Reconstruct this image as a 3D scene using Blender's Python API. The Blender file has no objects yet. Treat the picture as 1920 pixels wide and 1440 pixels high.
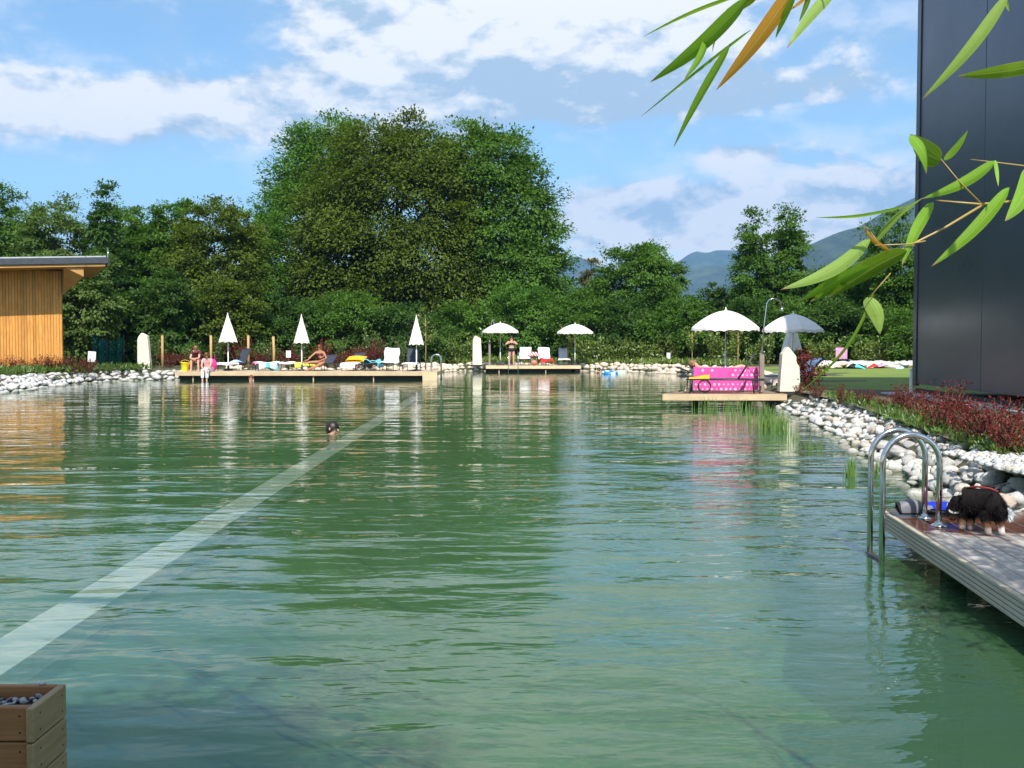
import bpy, bmesh, math, random
import numpy as np
from mathutils import Vector, Matrix
R = math.radians; PI = math.pi
SC = bpy.context.scene; COL = SC.collection
random.seed(7)

# ------------------------------------------------------------------ camera
F_PX, EYE, W_PX = 1884.0, 1.54, 1920.0
PITCH = math.atan(74 / F_PX)
cam_d = bpy.data.cameras.new('camera'); cam = bpy.data.objects.new('camera', cam_d); COL.objects.link(cam)
cam.location = (0, 0, EYE); cam.rotation_euler = (PI / 2 - PITCH, 0, 0)
cam_d.sensor_width = 36; cam_d.lens = 36 * F_PX / W_PX; cam_d.clip_start = .05; cam_d.clip_end = 20000
SC.camera = cam

# ------------------------------------------------------------------ light and exposure
SUN_EL, SUN_AZ = 47.0, 176.3        # azimuth clockwise from +Y (view direction): straight behind the camera
sun_d = bpy.data.lights.new('sun', 'SUN'); sun_d.energy = 4.6; sun_d.angle = R(.53); sun_d.color = (1, .94, .84)
sun = bpy.data.objects.new('sun', sun_d); COL.objects.link(sun)
sdir = Vector((math.sin(R(SUN_AZ)) * math.cos(R(SUN_EL)), math.cos(R(SUN_AZ)) * math.cos(R(SUN_EL)), math.sin(R(SUN_EL))))
sun.rotation_euler = sdir.to_track_quat('Z', 'Y').to_euler()
SC.view_settings.view_transform = 'Standard'; SC.view_settings.look = 'None'
SC.view_settings.exposure = 0.54; SC.view_settings.gamma = 1; SC.view_settings.use_curve_mapping = False
SC.cycles.use_denoising = True
SC.cycles.max_bounces = 10; SC.cycles.transparent_max_bounces = 16; SC.cycles.diffuse_bounces = 3; SC.cycles.glossy_bounces = 4
SC.cycles.volume_bounces = 0; SC.cycles.caustics_reflective = False; SC.cycles.caustics_refractive = False

# ------------------------------------------------------------------ node helpers
class NT:
    def __init__(s, tree): s.t = tree; s.n = tree.nodes; s.l = tree.links
    def node(s, kind, **kw):
        nd = s.n.new(kind)
        for k, v in kw.items(): setattr(nd, k, v)
        return nd
    def put(s, sock, v):
        if hasattr(v, 'is_linked') or isinstance(v, bpy.types.NodeSocket): s.l.new(v, sock)
        elif v is not None:
            sock.default_value = v
    def math(s, op, a, b=None, c=None, clamp=False):
        nd = s.node('ShaderNodeMath', operation=op, use_clamp=clamp)
        for i, v in enumerate((a, b, c)):
            if v is not None: s.put(nd.inputs[i], v)
        return nd.outputs[0]
    def mix(s, f, a, b, mode='MIX'):
        nd = s.node('ShaderNodeMix', data_type='RGBA', blend_type=mode)
        s.put(nd.inputs[0], f); s.put(nd.inputs[6], a if not isinstance(a, tuple) else (*a[:3], 1)); s.put(nd.inputs[7], b if not isinstance(b, tuple) else (*b[:3], 1))
        return nd.outputs[2]
    def noise(s, vec, scale, detail=4, rough=.5, dist=0, dim='3D'):
        nd = s.node('ShaderNodeTexNoise', noise_dimensions=dim)
        if vec is not None: s.put(nd.inputs['Vector'], vec)
        nd.inputs['Scale'].default_value = scale; nd.inputs['Detail'].default_value = detail
        nd.inputs['Roughness'].default_value = rough; nd.inputs['Distortion'].default_value = dist
        return nd.outputs[0]
    def remap(s, v, a, b, c=0., d=1., smooth=False):
        nd = s.node('ShaderNodeMapRange', interpolation_type='SMOOTHSTEP' if smooth else 'LINEAR')
        s.put(nd.inputs[0], v)
        for i, x in enumerate((a, b, c, d)): s.put(nd.inputs[i + 1], x)
        return nd.outputs[0]
    def mapping(s, vec, scale=(1, 1, 1), loc=(0, 0, 0), rot=(0, 0, 0)):
        nd = s.node('ShaderNodeMapping'); s.put(nd.inputs['Vector'], vec)
        nd.inputs['Scale'].default_value = scale; nd.inputs['Location'].default_value = loc; nd.inputs['Rotation'].default_value = rot
        return nd.outputs[0]
    def coord(s, which='Object'): return s.node('ShaderNodeTexCoord').outputs[which]
    def xyz(s, v):
        nd = s.node('ShaderNodeSeparateXYZ'); s.put(nd.inputs[0], v); return nd.outputs
    def vec(s, x, y, z):
        nd = s.node('ShaderNodeCombineXYZ')
        for i, v in enumerate((x, y, z)): s.put(nd.inputs[i], v)
        return nd.outputs[0]
    def bump(s, h, strength=.5, dist=.02):
        nd = s.node('ShaderNodeBump'); s.put(nd.inputs['Height'], h)
        nd.inputs['Strength'].default_value = strength; nd.inputs['Distance'].default_value = dist
        return nd.outputs[0]

# ------------------------------------------------------------------ world: sky with clouds
world = bpy.data.worlds.new('World'); SC.world = world; world.use_nodes = True
w = NT(world.node_tree); w.n.clear()
sky = w.node('ShaderNodeTexSky', sky_type='NISHITA'); sky.sun_disc = False
sky.sun_elevation = R(SUN_EL); sky.sun_rotation = R(SUN_AZ); sky.altitude = 450; sky.air_density = 1.0; sky.dust_density = 1.2; sky.ozone_density = 1.8
bg1 = w.node('ShaderNodeBackground'); bg1.inputs[1].default_value = .142
hs = w.node('ShaderNodeHueSaturation'); hs.inputs['Saturation'].default_value = 1.0
w.l.new(w.mix(1., sky.outputs[0], (.84, 1., 1.), 'MULTIPLY'), hs.inputs['Color']); w.l.new(hs.outputs[0], bg1.inputs[0])
gx, gy, gz = w.xyz(w.coord('Generated'))
az = w.math('ARCTAN2', gx, gy); el = w.math('ARCSINE', w.math('MINIMUM', w.math('MAXIMUM', gz, -1.), 1.))
def sky_blob(px, py, rx, ry, amp):
    a = math.atan((px - 960) / F_PX); e = math.atan((646 - py) / F_PX * math.cos(a))
    q = w.math('ADD', w.math('POWER', w.math('DIVIDE', w.math('SUBTRACT', az, a), rx / F_PX), 2.), w.math('POWER', w.math('DIVIDE', w.math('SUBTRACT', el, e), ry / F_PX), 2.))
    return w.math('MULTIPLY', w.math('EXPONENT', w.math('MULTIPLY', q, -1.)), amp)
def cloud_field(lift):
    e2 = w.math('ADD', el, lift)
    p = w.vec(az, w.math('MULTIPLY', e2, 2.3), 3.7)
    big = w.noise(p, 5.2, 9, .55, .25)
    fine = w.noise(w.vec(az, w.math('MULTIPLY', e2, 1.6), 9.1), 17., 7, .6, .2)
    return w.math('ADD', w.math('MULTIPLY', big, .62), w.math('MULTIPLY', fine, .38))
SKY_BLOBS = [(770, 40, 225, 72, .42), (1010, 90, 330, 110, .22), (300, 190, 340, 55, .24), (1050, -170, 430, 190, .22), (560, 165, 190, 55, .10), (1060, 190, 420, 60, .12), (740, 215, 330, 60, .12), (40, 170, 160, 60, .07), (300, 262, 420, 40, .07),
             (1400, 185, 330, 45, .12), (1600, 80, 160, 22, .05), (1385, 290, 105, 28, .27), (1520, 370, 240, 48, .30), (1160, 375, 130, 40, .22), (1340, 425, 330, 45, .20), (1260, 20, 160, 60, .10),
             (50, 60, 160, 40, .06), (250, -110, 330, 190, -.24), (200, 335, 420, 30, -.10), (560, 350, 260, 40, -.04), (1220, 280, 130, 60, -.13), (1620, 230, 170, 35, -.14), (1520, 100, 330, 40, -.06),
             (1590, 20, 200, 40, -.16), (90, 335, 300, 50, -.1), (60, 110, 120, 25, -.05), (1010, 300, 150, 60, -.12)]
bias = None
for b in SKY_BLOBS:
    t = sky_blob(*b); bias = t if bias is None else w.math('ADD', bias, t)
f0 = cloud_field(0.); f1 = cloud_field(.016); f2 = cloud_field(.05)
dens = w.remap(w.math('ADD', f0, bias), .50, .65, 0., 1., True)
thin = w.remap(w.math('ADD', f0, w.math('MULTIPLY', bias, .6)), .36, .60, 0., .46, True)
dens = w.math('MAXIMUM', dens, thin)
lit = w.math('ADD', w.math('MULTIPLY', w.math('SUBTRACT', f0, f1), 8.), w.math('MULTIPLY', w.math('SUBTRACT', f0, f2), 4.2))
core = w.math('ADD', w.math('ADD', sky_blob(790, 40, 200, 60, .42), sky_blob(230, 180, 140, 40, .2)), w.math('ADD', sky_blob(880, 140, 70, 28, .35), sky_blob(1500, 350, 280, 60, .42)))
core = w.math('ADD', core, sky_blob(1050, -150, 400, 150, .28))
core = w.math('ADD', core, w.math('ADD', sky_blob(1150, 170, 330, 40, -.28), sky_blob(1000, 105, 260, 22, -.14)))
shade = w.math('ADD', w.math('ADD', lit, .52), core, clamp=True)
ccol = w.mix(shade, (.44, .575, .70), (1.0, .985, .96))
bg2 = w.node('ShaderNodeBackground'); bg2.inputs[1].default_value = .84; w.l.new(ccol, bg2.inputs[0])
mixs = w.node('ShaderNodeMixShader'); w.put(mixs.inputs[0], w.math('MULTIPLY', dens, .95)); w.l.new(bg1.outputs[0], mixs.inputs[1]); w.l.new(bg2.outputs[0], mixs.inputs[2])
wo = w.node('ShaderNodeOutputWorld'); w.l.new(mixs.outputs[0], wo.inputs[0])

# ------------------------------------------------------------------ placing helpers
def ray(px, py):
    dx, dy = (px - 960) / F_PX, (720 - py) / F_PX
    return Vector((dx, math.cos(PITCH) + dy * math.sin(PITCH), -math.sin(PITCH) + dy * math.cos(PITCH)))
def at(px, py, z=0.):                      # point of the level z
    d = ray(px, py); t = (z - EYE) / d.z; return Vector((d.x * t, d.y * t, z))
def atd(px, py, y):                        # point at depth y
    d = ray(px, py); t = y / d.y; return Vector((d.x * t, y, EYE + d.z * t))

def tag(o, label=None, cat=None, group=None, kind=None):
    if label: o['label'] = label
    if cat: o['category'] = cat
    if group: o['group'] = group
    if kind: o['kind'] = kind
    return o
def empty(name, loc, rz=0., label=None, cat=None, group=None, kind=None, s=1.):
    o = bpy.data.objects.new(name, None); COL.objects.link(o); o.empty_display_size = .1
    o.location = loc; o.rotation_euler = (0, 0, rz); o.scale = (s, s, s) if not isinstance(s, tuple) else s
    return tag(o, label, cat, group, kind)
def link(name, me, parent=None, loc=None, rot=None, s=None):
    o = bpy.data.objects.new(name, me); COL.objects.link(o)
    if parent: o.parent = parent
    if loc is not None: o.location = loc
    if rot is not None: o.rotation_euler = rot
    if s is not None: o.scale = s if isinstance(s, (tuple, Vector)) else (s, s, s)
    return o
def copy_tree(o, parent=None):
    c = o.copy(); COL.objects.link(c)
    if parent: c.parent = parent
    for ch in list(o.children): copy_tree(ch, c)
    return c

# ------------------------------------------------------------------ mesh builder
class MB:
    def __init__(s): s.v = []; s.f = []; s.sm = []
    def add(s, vs, fs, smooth=False):
        n = len(s.v); s.v += [tuple(v) for v in vs]; s.f += [tuple(i + n for i in f) for f in fs]; s.sm += [smooth] * len(fs); return s
    def box(s, c, d, rot=None, taper=1., bev=0.):
        x, y, z = d[0] / 2, d[1] / 2, d[2] / 2
        if bev > 0:
            bm = bmesh.new(); bmesh.ops.create_cube(bm, size=1.)
            bmesh.ops.scale(bm, vec=d, verts=bm.verts); bmesh.ops.bevel(bm, geom=list(bm.edges), offset=bev, segments=1, affect='EDGES', profile=.5)
            bm.verts.ensure_lookup_table(); vs = [v.co.copy() for v in bm.verts]; fs = [[v.index for v in f.verts] for f in bm.faces]; bm.free()
        else:
            vs = [Vector((i * x * (taper if k > 0 else 1), j * y * (taper if k > 0 else 1), k * z)) for k in (-1, 1) for j in (-1, 1) for i in (-1, 1)]
            fs = [(0, 2, 3, 1), (4, 5, 7, 6), (0, 1, 5, 4), (2, 6, 7, 3), (0, 4, 6, 2), (1, 3, 7, 5)]
        if rot is not None: vs = [rot @ v for v in vs]
        c = Vector(c); return s.add([v + c for v in vs], fs)
    def tube(s, pts, r, seg=8, cap=True, smooth=True):
        pts = [Vector(p) for p in pts]; n = len(pts)
        rs = r if isinstance(r, (list, tuple)) else [r] * n
        vs = []; up = None
        for i, p in enumerate(pts):
            t = (pts[min(i + 1, n - 1)] - pts[max(i - 1, 0)]).normalized()
            if up is None:
                up = Vector((0, 0, 1)) if abs(t.z) < .9 else Vector((1, 0, 0))
            a = up - t * up.dot(t)
            if a.length < 1e-5: a = t.orthogonal()
            a.normalize(); up = a; b = t.cross(a)
            for k in range(seg):
                an = 2 * PI * k / seg; vs.append(p + (a * math.cos(an) + b * math.sin(an)) * rs[i])
        fs = [(i * seg + k, i * seg + (k + 1) % seg, (i + 1) * seg + (k + 1) % seg, (i + 1) * seg + k) for i in range(n - 1) for k in range(seg)]
        s.add(vs, fs, smooth)
        if cap:
            m = len(s.v) - n * seg
            s.f += [tuple(m + k for k in reversed(range(seg))), tuple(m + (n - 1) * seg + k for k in range(seg))]; s.sm += [False, False]
        return s
    def lathe(s, prof, seg=16, c=(0, 0, 0), smooth=True, cap=True):
        c = Vector(c); vs = [c + Vector((r * math.cos(2 * PI * k / seg), r * math.sin(2 * PI * k / seg), z)) for r, z in prof for k in range(seg)]
        n = len(prof)
        fs = [(i * seg + k, i * seg + (k + 1) % seg, (i + 1) * seg + (k + 1) % seg, (i + 1) * seg + k) for i in range(n - 1) for k in range(seg)]
        if cap: fs += [tuple(reversed(range(seg))), tuple((n - 1) * seg + k for k in range(seg))]
        return s.add(vs, fs, smooth)
    def ball(s, c, r, seg=12, rings=8):
        r = r if isinstance(r, (tuple, list)) else (r, r, r); c = Vector(c)
        vs = [c + Vector((r[0] * math.sin(PI * i / rings) * math.cos(2 * PI * k / seg), r[1] * math.sin(PI * i / rings) * math.sin(2 * PI * k / seg), r[2] * math.cos(PI * i / rings))) for i in range(rings + 1) for k in range(seg)]
        fs = [(i * seg + k, (i + 1) * seg + k, (i + 1) * seg + (k + 1) % seg, i * seg + (k + 1) % seg) for i in range(rings) for k in range(seg)]
        return s.add(vs, fs, True)
    def prism(s, poly, d0, d1, axis='y', bev=0.):   # polygon (a,b) extruded along an axis
        def m(a, b, d): return Vector((a, d, b)) if axis == 'y' else (Vector((a, b, d)) if axis == 'z' else Vector((d, a, b)))
        n = len(poly); vs = [m(a, b, d0) for a, b in poly] + [m(a, b, d1) for a, b in poly]
        fs = [tuple(range(n)), tuple(reversed(range(n, 2 * n)))] + [(i, i + n, (i + 1) % n + n, (i + 1) % n) for i in range(n)]
        bm = bmesh.new(); bv = [bm.verts.new(v) for v in vs]
        for f in fs: bm.faces.new([bv[i] for i in f])
        bmesh.ops.recalc_face_normals(bm, faces=bm.faces)
        if bev > 0: bmesh.ops.bevel(bm, geom=list(bm.edges), offset=bev, segments=2, affect='EDGES', profile=.5)
        bm.verts.ensure_lookup_table(); bm.verts.index_update()
        s.add([v.co.copy() for v in bm.verts], [[v.index for v in f.verts] for f in bm.faces]); bm.free(); return s
    def grid(s, fn, nu, nv, smooth=True):
        vs = [fn(i / nu, j / nv) for i in range(nu + 1) for j in range(nv + 1)]
        fs = [(i * (nv + 1) + j, (i + 1) * (nv + 1) + j, (i + 1) * (nv + 1) + j + 1, i * (nv + 1) + j + 1) for i in range(nu) for j in range(nv)]
        return s.add(vs, fs, smooth)
    def mesh(s, name, m):
        me = bpy.data.meshes.new(name); me.from_pydata([tuple(v) for v in s.v], [], s.f); me.polygons.foreach_set('use_smooth', s.sm); me.update()
        if m: me.materials.append(m)
        return me
    def build(s, name, m, parent=None, loc=None, rot=None): return link(name, s.mesh(name, m), parent, loc, rot)

def np_mesh(name, V, quads, m, tint=None, smooth=False):       # fast mesh of quads
    me = bpy.data.meshes.new(name); n = len(quads); k = quads.shape[1]
    me.vertices.add(len(V)); me.vertices.foreach_set('co', np.asarray(V, dtype=np.float32).ravel())
    me.loops.add(n * k); me.loops.foreach_set('vertex_index', np.asarray(quads, dtype=np.int32).ravel())
    me.polygons.add(n); me.polygons.foreach_set('loop_start', np.arange(0, n * k, k, dtype=np.int32))
    me.polygons.foreach_set('use_smooth', np.full(n, smooth))
    if tint is not None:
        at_ = me.attributes.new('tint', 'FLOAT', 'FACE'); at_.data.foreach_set('value', np.asarray(tint, dtype=np.float32))
    me.update(calc_edges=True); me.materials.append(m); return me
def unit(a): return a / np.maximum(np.linalg.norm(a, axis=1, keepdims=True), 1e-6)
def leaf_quads(P, D, N, L, Wd):            # rhombic leaves: P base, D along, N normal
    D = unit(D); S = unit(np.cross(D, N)); L = np.broadcast_to(L, (len(P),))[:, None]; Wd = np.broadcast_to(Wd, (len(P),))[:, None]
    Nn = unit(np.cross(S, D))
    V = np.stack([P, P + D * L * .45 + S * Wd * .5 + Nn * Wd * .12, P + D * L - Nn * Wd * .1, P + D * L * .45 - S * Wd * .5 + Nn * Wd * .12], 1).reshape(-1, 3)
    return V, np.arange(len(V)).reshape(-1, 4)

# ------------------------------------------------------------------ materials
def new_mat(name):
    m = bpy.data.materials.new(name); m.use_nodes = True; t = NT(m.node_tree); t.n.clear()
    out = t.node('ShaderNodeOutputMaterial'); return m, t, out
def pbr(t, out, col, rough=.6, metal=0., normal=None, spec=.5):
    b = t.node('ShaderNodeBsdfPrincipled'); t.put(b.inputs['Base Color'], (*col, 1) if isinstance(col, tuple) else col)
    t.put(b.inputs['Roughness'], rough); t.put(b.inputs['Metallic'], metal); b.inputs['Specular IOR Level'].default_value = spec
    if normal is not None: t.l.new(normal, b.inputs['Normal'])
    t.l.new(b.outputs[0], out.inputs[0]); return b
def mat(name, col, rough=.6, metal=0., var=.15, scale=8., bump=0., bscale=40., spec=.4):
    m, t, out = new_mat(name); co = t.coord('Object'); n = t.noise(co, scale, 5, .6)
    c = t.mix(t.remap(n, .3, .7), tuple(x * (1 - var) for x in col), tuple(min(1, x * (1 + var)) for x in col))
    nb = t.bump(t.noise(co, bscale, 4), .6, bump) if bump else None
    pbr(t, out, c, rough, metal, nb, spec); return m
def wood(name, c1, c2, axis=1, freq=1., rough=.6, bump=.002, extra=None):
    m, t, out = new_mat(name); co = t.coord('Object'); oi = t.node('ShaderNodeObjectInfo')
    off = t.node('ShaderNodeVectorMath', operation='ADD'); t.l.new(co, off.inputs[0]); t.l.new(t.vec(t.math('MULTIPLY', oi.outputs['Random'], 37.), t.math('MULTIPLY', oi.outputs['Random'], 11.), 0.), off.inputs[1])
    sc = [34. * freq] * 3; sc[axis] = 1.6 * freq
    g = t.noise(t.mapping(off.outputs[0], tuple(sc)), 1., 6, .6, .6)
    p = t.noise(off.outputs[0], 2.2, 4, .6)
    c = t.mix(t.remap(g, .32, .68), c1, c2)
    c = t.mix(t.math('MULTIPLY', t.remap(p, .35, .75), .5), c, tuple(x * .62 for x in c1))
    tone = t.remap(oi.outputs['Random'], 0, 1, .82, 1.12)
    c = t.mix(1., c, t.vec(tone, tone, tone), 'MULTIPLY')
    pbr(t, out, c, rough, 0, t.bump(g, .7, bump), .35); return m
def leaf_mat(name, dark, light, trans=.42, gloss=.010, yellow=None):
    m, t, out = new_mat(name); a = t.node('ShaderNodeAttribute', attribute_name='tint')
    c = t.mix(t.remap(a.outputs['Fac'], 0, 1), dark, light)
    if yellow: c = t.mix(t.remap(a.outputs['Fac'], .93, 1.0), c, yellow)
    n = t.noise(t.coord('Object'), .35, 3); c = t.mix(t.math('MULTIPLY', t.remap(n, .35, .65), .35), c, tuple(x * 1.25 for x in light))
    d = t.node('ShaderNodeBsdfDiffuse'); t.l.new(c, d.inputs[0])
    tr = t.node('ShaderNodeBsdfTranslucent'); t.l.new(t.mix(1., c, (1.2, 1.25, .6), 'MULTIPLY'), tr.inputs[0])
    g = t.node('ShaderNodeBsdfGlossy'); g.inputs['Roughness'].default_value = .42; g.inputs[0].default_value = (.9, .95, 1, 1)
    m1 = t.node('ShaderNodeMixShader'); m1.inputs[0].default_value = trans; t.l.new(d.outputs[0], m1.inputs[1]); t.l.new(tr.outputs[0], m1.inputs[2])
    m2 = t.node('ShaderNodeMixShader'); m2.inputs[0].default_value = gloss; t.l.new(m1.outputs[0], m2.inputs[1]); t.l.new(g.outputs[0], m2.inputs[2])
    t.l.new(m2.outputs[0], out.inputs[0]); return m

M = {}
M['steel'] = mat('polished_steel', (.62, .63, .62), .13, 1., .05, 20)
M['white_paint'] = mat('white_paint', (.78, .78, .76), .4)
M['dark_metal'] = mat('dark_metal', (.035, .037, .045), .4)
M['sling_dark'] = mat('dark_sling', (.035, .04, .06), .75, 0, .2, 30, .002, 200)
M['sling_grey'] = mat('grey_sling', (.42, .43, .48), .75, 0, .1, 30, .002, 200)
M['towel_white'] = mat('white_towel', (.82, .82, .83), .9, 0, .06, 6, .006, 60)
M['towel_turq'] = mat('turquoise_towel', (.10, .50, .62), .9, 0, .3, 5, .006, 60)
M['towel_lblue'] = mat('pale_blue_towel', (.42, .66, .85), .9, 0, .2, 5, .006, 60)
M['towel_yellow'] = mat('yellow_towel', (.72, .74, .12), .9, 0, .15, 5, .006, 60)
M['towel_gold'] = mat('golden_towel', (.82, .42, .02), .9, 0, .2, 5, .006, 60)
M['towel_red'] = mat('red_towel', (.60, .03, .03), .9, 0, .2, 5, .006, 60)
M['towel_pink'] = mat('pink_towel', (.72, .30, .48), .9, 0, .15, 5, .006, 60)
M['canopy'] = mat('canopy_cloth', (.78, .74, .70), .85, 0, .04, 3, .002, 150)
M['skin'] = mat('skin', (.60, .34, .24), .5, 0, .08, 14)
M['skin_tan'] = mat('tanned_skin', (.42, .19, .10), .45, 0, .08, 14)
M['skin_pink'] = mat('pink_skin', (.66, .33, .25), .5, 0, .08, 14)
M['hair_dark'] = mat('dark_hair', (.018, .011, .009), .4, 0, .3, 30, .004, 90)
M['hair_red'] = mat('auburn_hair', (.19, .045, .02), .45, 0, .3, 30, .004, 90)
M['hair_brown'] = mat('light_brown_hair', (.22, .11, .055), .5, 0, .3, 30, .004, 90)
M['black_cloth'] = mat('black_cloth', (.012, .012, .016), .7)
M['maroon_cloth'] = mat('dark_maroon_cloth', (.10, .015, .025), .8)
M['pink_cloth'] = mat('pale_pink_cloth', (.74, .36, .44), .8)
M['white_cloth'] = mat('white_cloth', (.78, .78, .82), .8)
M['stone_cream'] = mat('cream_stone', (.76, .72, .58), .7, 0, .08, 4, .006, 25)
M['post_wood'] = wood('post_wood', (.42, .26, .10), (.56, .37, .16), 2)
M['deck_pale'] = wood('pale_deck_wood', (.54, .41, .27), (.68, .54, .38), 0)
M['deck_brown'] = wood('brown_deck_wood', (.22, .14, .085), (.31, .21, .14), 1)
M['fascia_pale'] = wood('pale_fascia_wood', (.64, .47, .29), (.76, .59, .39), 0)
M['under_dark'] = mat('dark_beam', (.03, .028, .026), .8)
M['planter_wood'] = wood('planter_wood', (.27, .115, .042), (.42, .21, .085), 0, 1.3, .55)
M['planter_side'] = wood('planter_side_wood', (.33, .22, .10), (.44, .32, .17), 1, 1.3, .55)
M['bark'] = mat('bark', (.075, .058, .043), .9, 0, .3, 3, .03, 14)
M['stem'] = mat('twig', (.10, .065, .035), .9)

# ================================================================== SETTING: pool, ground, water
SHORE = [(-12, 1.2), (-15.5, 5), (-16.6, 14), (-16.2, 24), (-15.8, 30.5), (-16.4, 34.5), (-17.0, 38.5), (-16.5, 42.6), (-15.2, 44.6), (-12.5, 47.2), (-8, 48.3), (-5.2, 50), (-4.2, 54.5), (-3.0, 57.6), (-1, 58.6),
         (2.5, 58.6), (5, 57.6), (7.6, 54.2), (9.6, 49), (9.6, 42), (8.0, 34.5), (6.75, 29), (6.2, 25.6), (5.72, 20), (5.05, 15.6), (4.42, 12), (4.08, 10.2), (4.35, 9.1), (4.75, 7.9), (5.4, 6), (6.0, 3), (5.5, 1.2)]
def resample(pts, step, closed=True):
    pts = [Vector(p) for p in pts]; out = []
    n = len(pts)
    for i in range(n if closed else n - 1):
        p0, p1, p2, p3 = (pts[(i + k) % n] if closed else pts[min(max(i + k, 0), n - 1)] for k in (-1, 0, 1, 2))
        m = max(1, int((p2 - p1).length / step))
        for k in range(m):
            t = k / m
            out.append(.5 * ((2 * p1) + (p2 - p0) * t + (2 * p0 - 5 * p1 + 4 * p2 - p3) * t * t + (3 * p1 - p0 - 3 * p2 + p3) * t ** 3))
    if not closed: out.append(pts[-1])
    return out
shore = resample(SHORE, 1.0)
def outward(pts, i):
    n = len(pts); t = pts[(i + 1) % n] - pts[i - 1]; nn = Vector((t.y, -t.x)); nn.normalize(); return -nn
PC = Vector((-4, 28))
if outward(shore, 10).dot(shore[10] - PC) < 0:
    _ow = outward
    def outward(pts, i): return -_ow(pts, i)
GZ = .40
def ring(d, z, jit=0.):
    return [Vector((*(p + outward(shore, i) * d), z + random.uniform(-jit, jit))) for i, p in enumerate(shore)]
def scaled(s, z): return [Vector((*(PC + (p - PC) * s), z)) for p in shore]
rings = [ring(-.9, -1.15), ring(0, -.32), ring(.35, .05, .03), ring(.75, .30, .03), ring(1.3, GZ, .02), scaled(1.6, GZ)]
for rr in (90, 160, 400, 1500, 7000): rings.append([Vector((*(PC + (p - PC).normalized() * rr), GZ)) for p in shore])
g = MB(); n = len(shore)
vs = [v for r_ in rings for v in r_]
g.add(vs, [(k * n + i, k * n + (i + 1) % n, (k + 1) * n + (i + 1) % n, (k + 1) * n + i) for k in range(len(rings) - 1) for i in range(n)], True)
m, t, out = new_mat('ground_earth'); co = t.coord('Object')
n1 = t.noise(co, .6, 6, .6); n2 = t.noise(co, 9, 5, .65)
c = t.mix(t.remap(n1, .38, .62), (.045, .075, .022), (.11, .085, .05)); c = t.mix(t.math('MULTIPLY', n2, .6), c, (.06, .06, .03))
pbr(t, out, c, .95, 0, t.bump(n2, .8, .05)); M['ground'] = m
tag(g.build('ground', M['ground']), 'grassy earth around the pool running out to the trees', kind='structure')

# pool floor
fl = MB(); inner = ring(-.9, -1.15); deep = scaled(.86, -2.3)
mid = scaled(.55, -2.4)
prs = [inner, scaled(.93, -1.75), deep, mid, scaled(.25, -2.42)]
fl.add([v for p_ in prs for v in p_] + [Vector((*PC, -2.43))], [(k * n + i, k * n + (i + 1) % n, (k + 1) * n + (i + 1) % n, (k + 1) * n + i) for k in range(4) for i in range(n)] + [(4 * n + i, 4 * n + (i + 1) % n, 5 * n) for i in range(n)], True)
m, t, out = new_mat('pool_liner'); co = t.coord('Object'); nn = t.noise(co, .35, 5, .55)
c = t.mix(t.remap(nn, .35, .65), (.055, .145, .050), (.12, .23, .095)); pbr(t, out, c, .9); M['liner'] = m
tag(fl.build('pool_floor', M['liner']), 'green algae tinted pool floor under the water', kind='structure')

# submerged dividing wall: its pale top runs straight away from the viewer
dw = MB(); NW = 60
def wx(y): return -2.36 - .0125 * y
for k in range(NW):
    y0, y1 = 2.4 + k * .68, 2.4 + (k + 1) * .68 - .004
    a, b = wx(y0), wx(y1); hw = .30
    vs = [(a, y0, -.022), (b, y1, -.022), (b - hw, y1, -.022), (a - hw, y0, -.022), (a, y0, -.14), (b, y1, -.14), (b - hw, y1, -.14), (a - hw, y0, -.14)]
    dw.add(vs, [(0, 1, 2, 3), (0, 4, 5, 1), (2, 6, 7, 3), (0, 3, 7, 4), (1, 5, 6, 2)])
M['wall_top'] = mat('pale_liner_concrete', (.91, .94, .94), .8, 0, .05, 3, .01, 12)
tag(dw.build('dividing_wall', M['wall_top']), 'pale submerged wall dividing the pool lengthwise just below the surface', 'pool wall')

fk = MB(); fk.grid(lambda u, v: (wx(2.2 + 41.2 * u) - .15 + (v - .5) * 2 * (.145 + 3.2 * abs(v - .5) * 2 * (1 if v > .5 else .8)), 2.2 + 41.2 * u, -.03 - 2.3 * (1 - math.cos(PI * min(1, abs(v - .5) * 2))) / 2), 40, 24)
tag(fk.build('pool_berm', M['liner']), 'sloping flanks of liner under the dividing wall', kind='structure')
# water surface
wv = ring(.45, 0); wm = MB()
wsurf = MB(); wsurf.add([Vector((v.x, v.y, 0)) for v in wv] + [Vector((*PC, 0))], [((i + 1) % n, i, n) for i in range(n)], True)
M_ = wsurf.v; a_, b_, c_ = (Vector(M_[k]) for k in wsurf.f[0])
if (b_ - a_).cross(c_ - a_).z < 0: wsurf.f = [tuple(reversed(f)) for f in wsurf.f]
m, t, out = new_mat('pool_water'); co = t.coord('Object')
sx, sy, sz = t.xyz(co)
warp = t.noise(t.mapping(co, (.11, .16, 1)), 1., 3, .5)
patch = t.remap(warp, .35, .65, .12, 1.5)
w1 = t.noise(t.mapping(co, (.62, 1.45, 1), rot=(0, 0, R(7))), 1.0, 2, .45, .25)
w2 = t.noise(t.mapping(co, (2.1, 5.0, 1), rot=(0, 0, R(-9))), 1.0, 3, .5, .3)
w3 = t.noise(t.mapping(co, (7., 13., 1)), 1.0, 2, .5)
h = t.math('ADD', t.math('MULTIPLY', w1, .095), t.math('MULTIPLY', t.math('MULTIPLY', w2, patch), .034)); h = t.math('ADD', h, t.math('MULTIPLY', t.math('MULTIPLY', w3, patch), .006))
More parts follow.
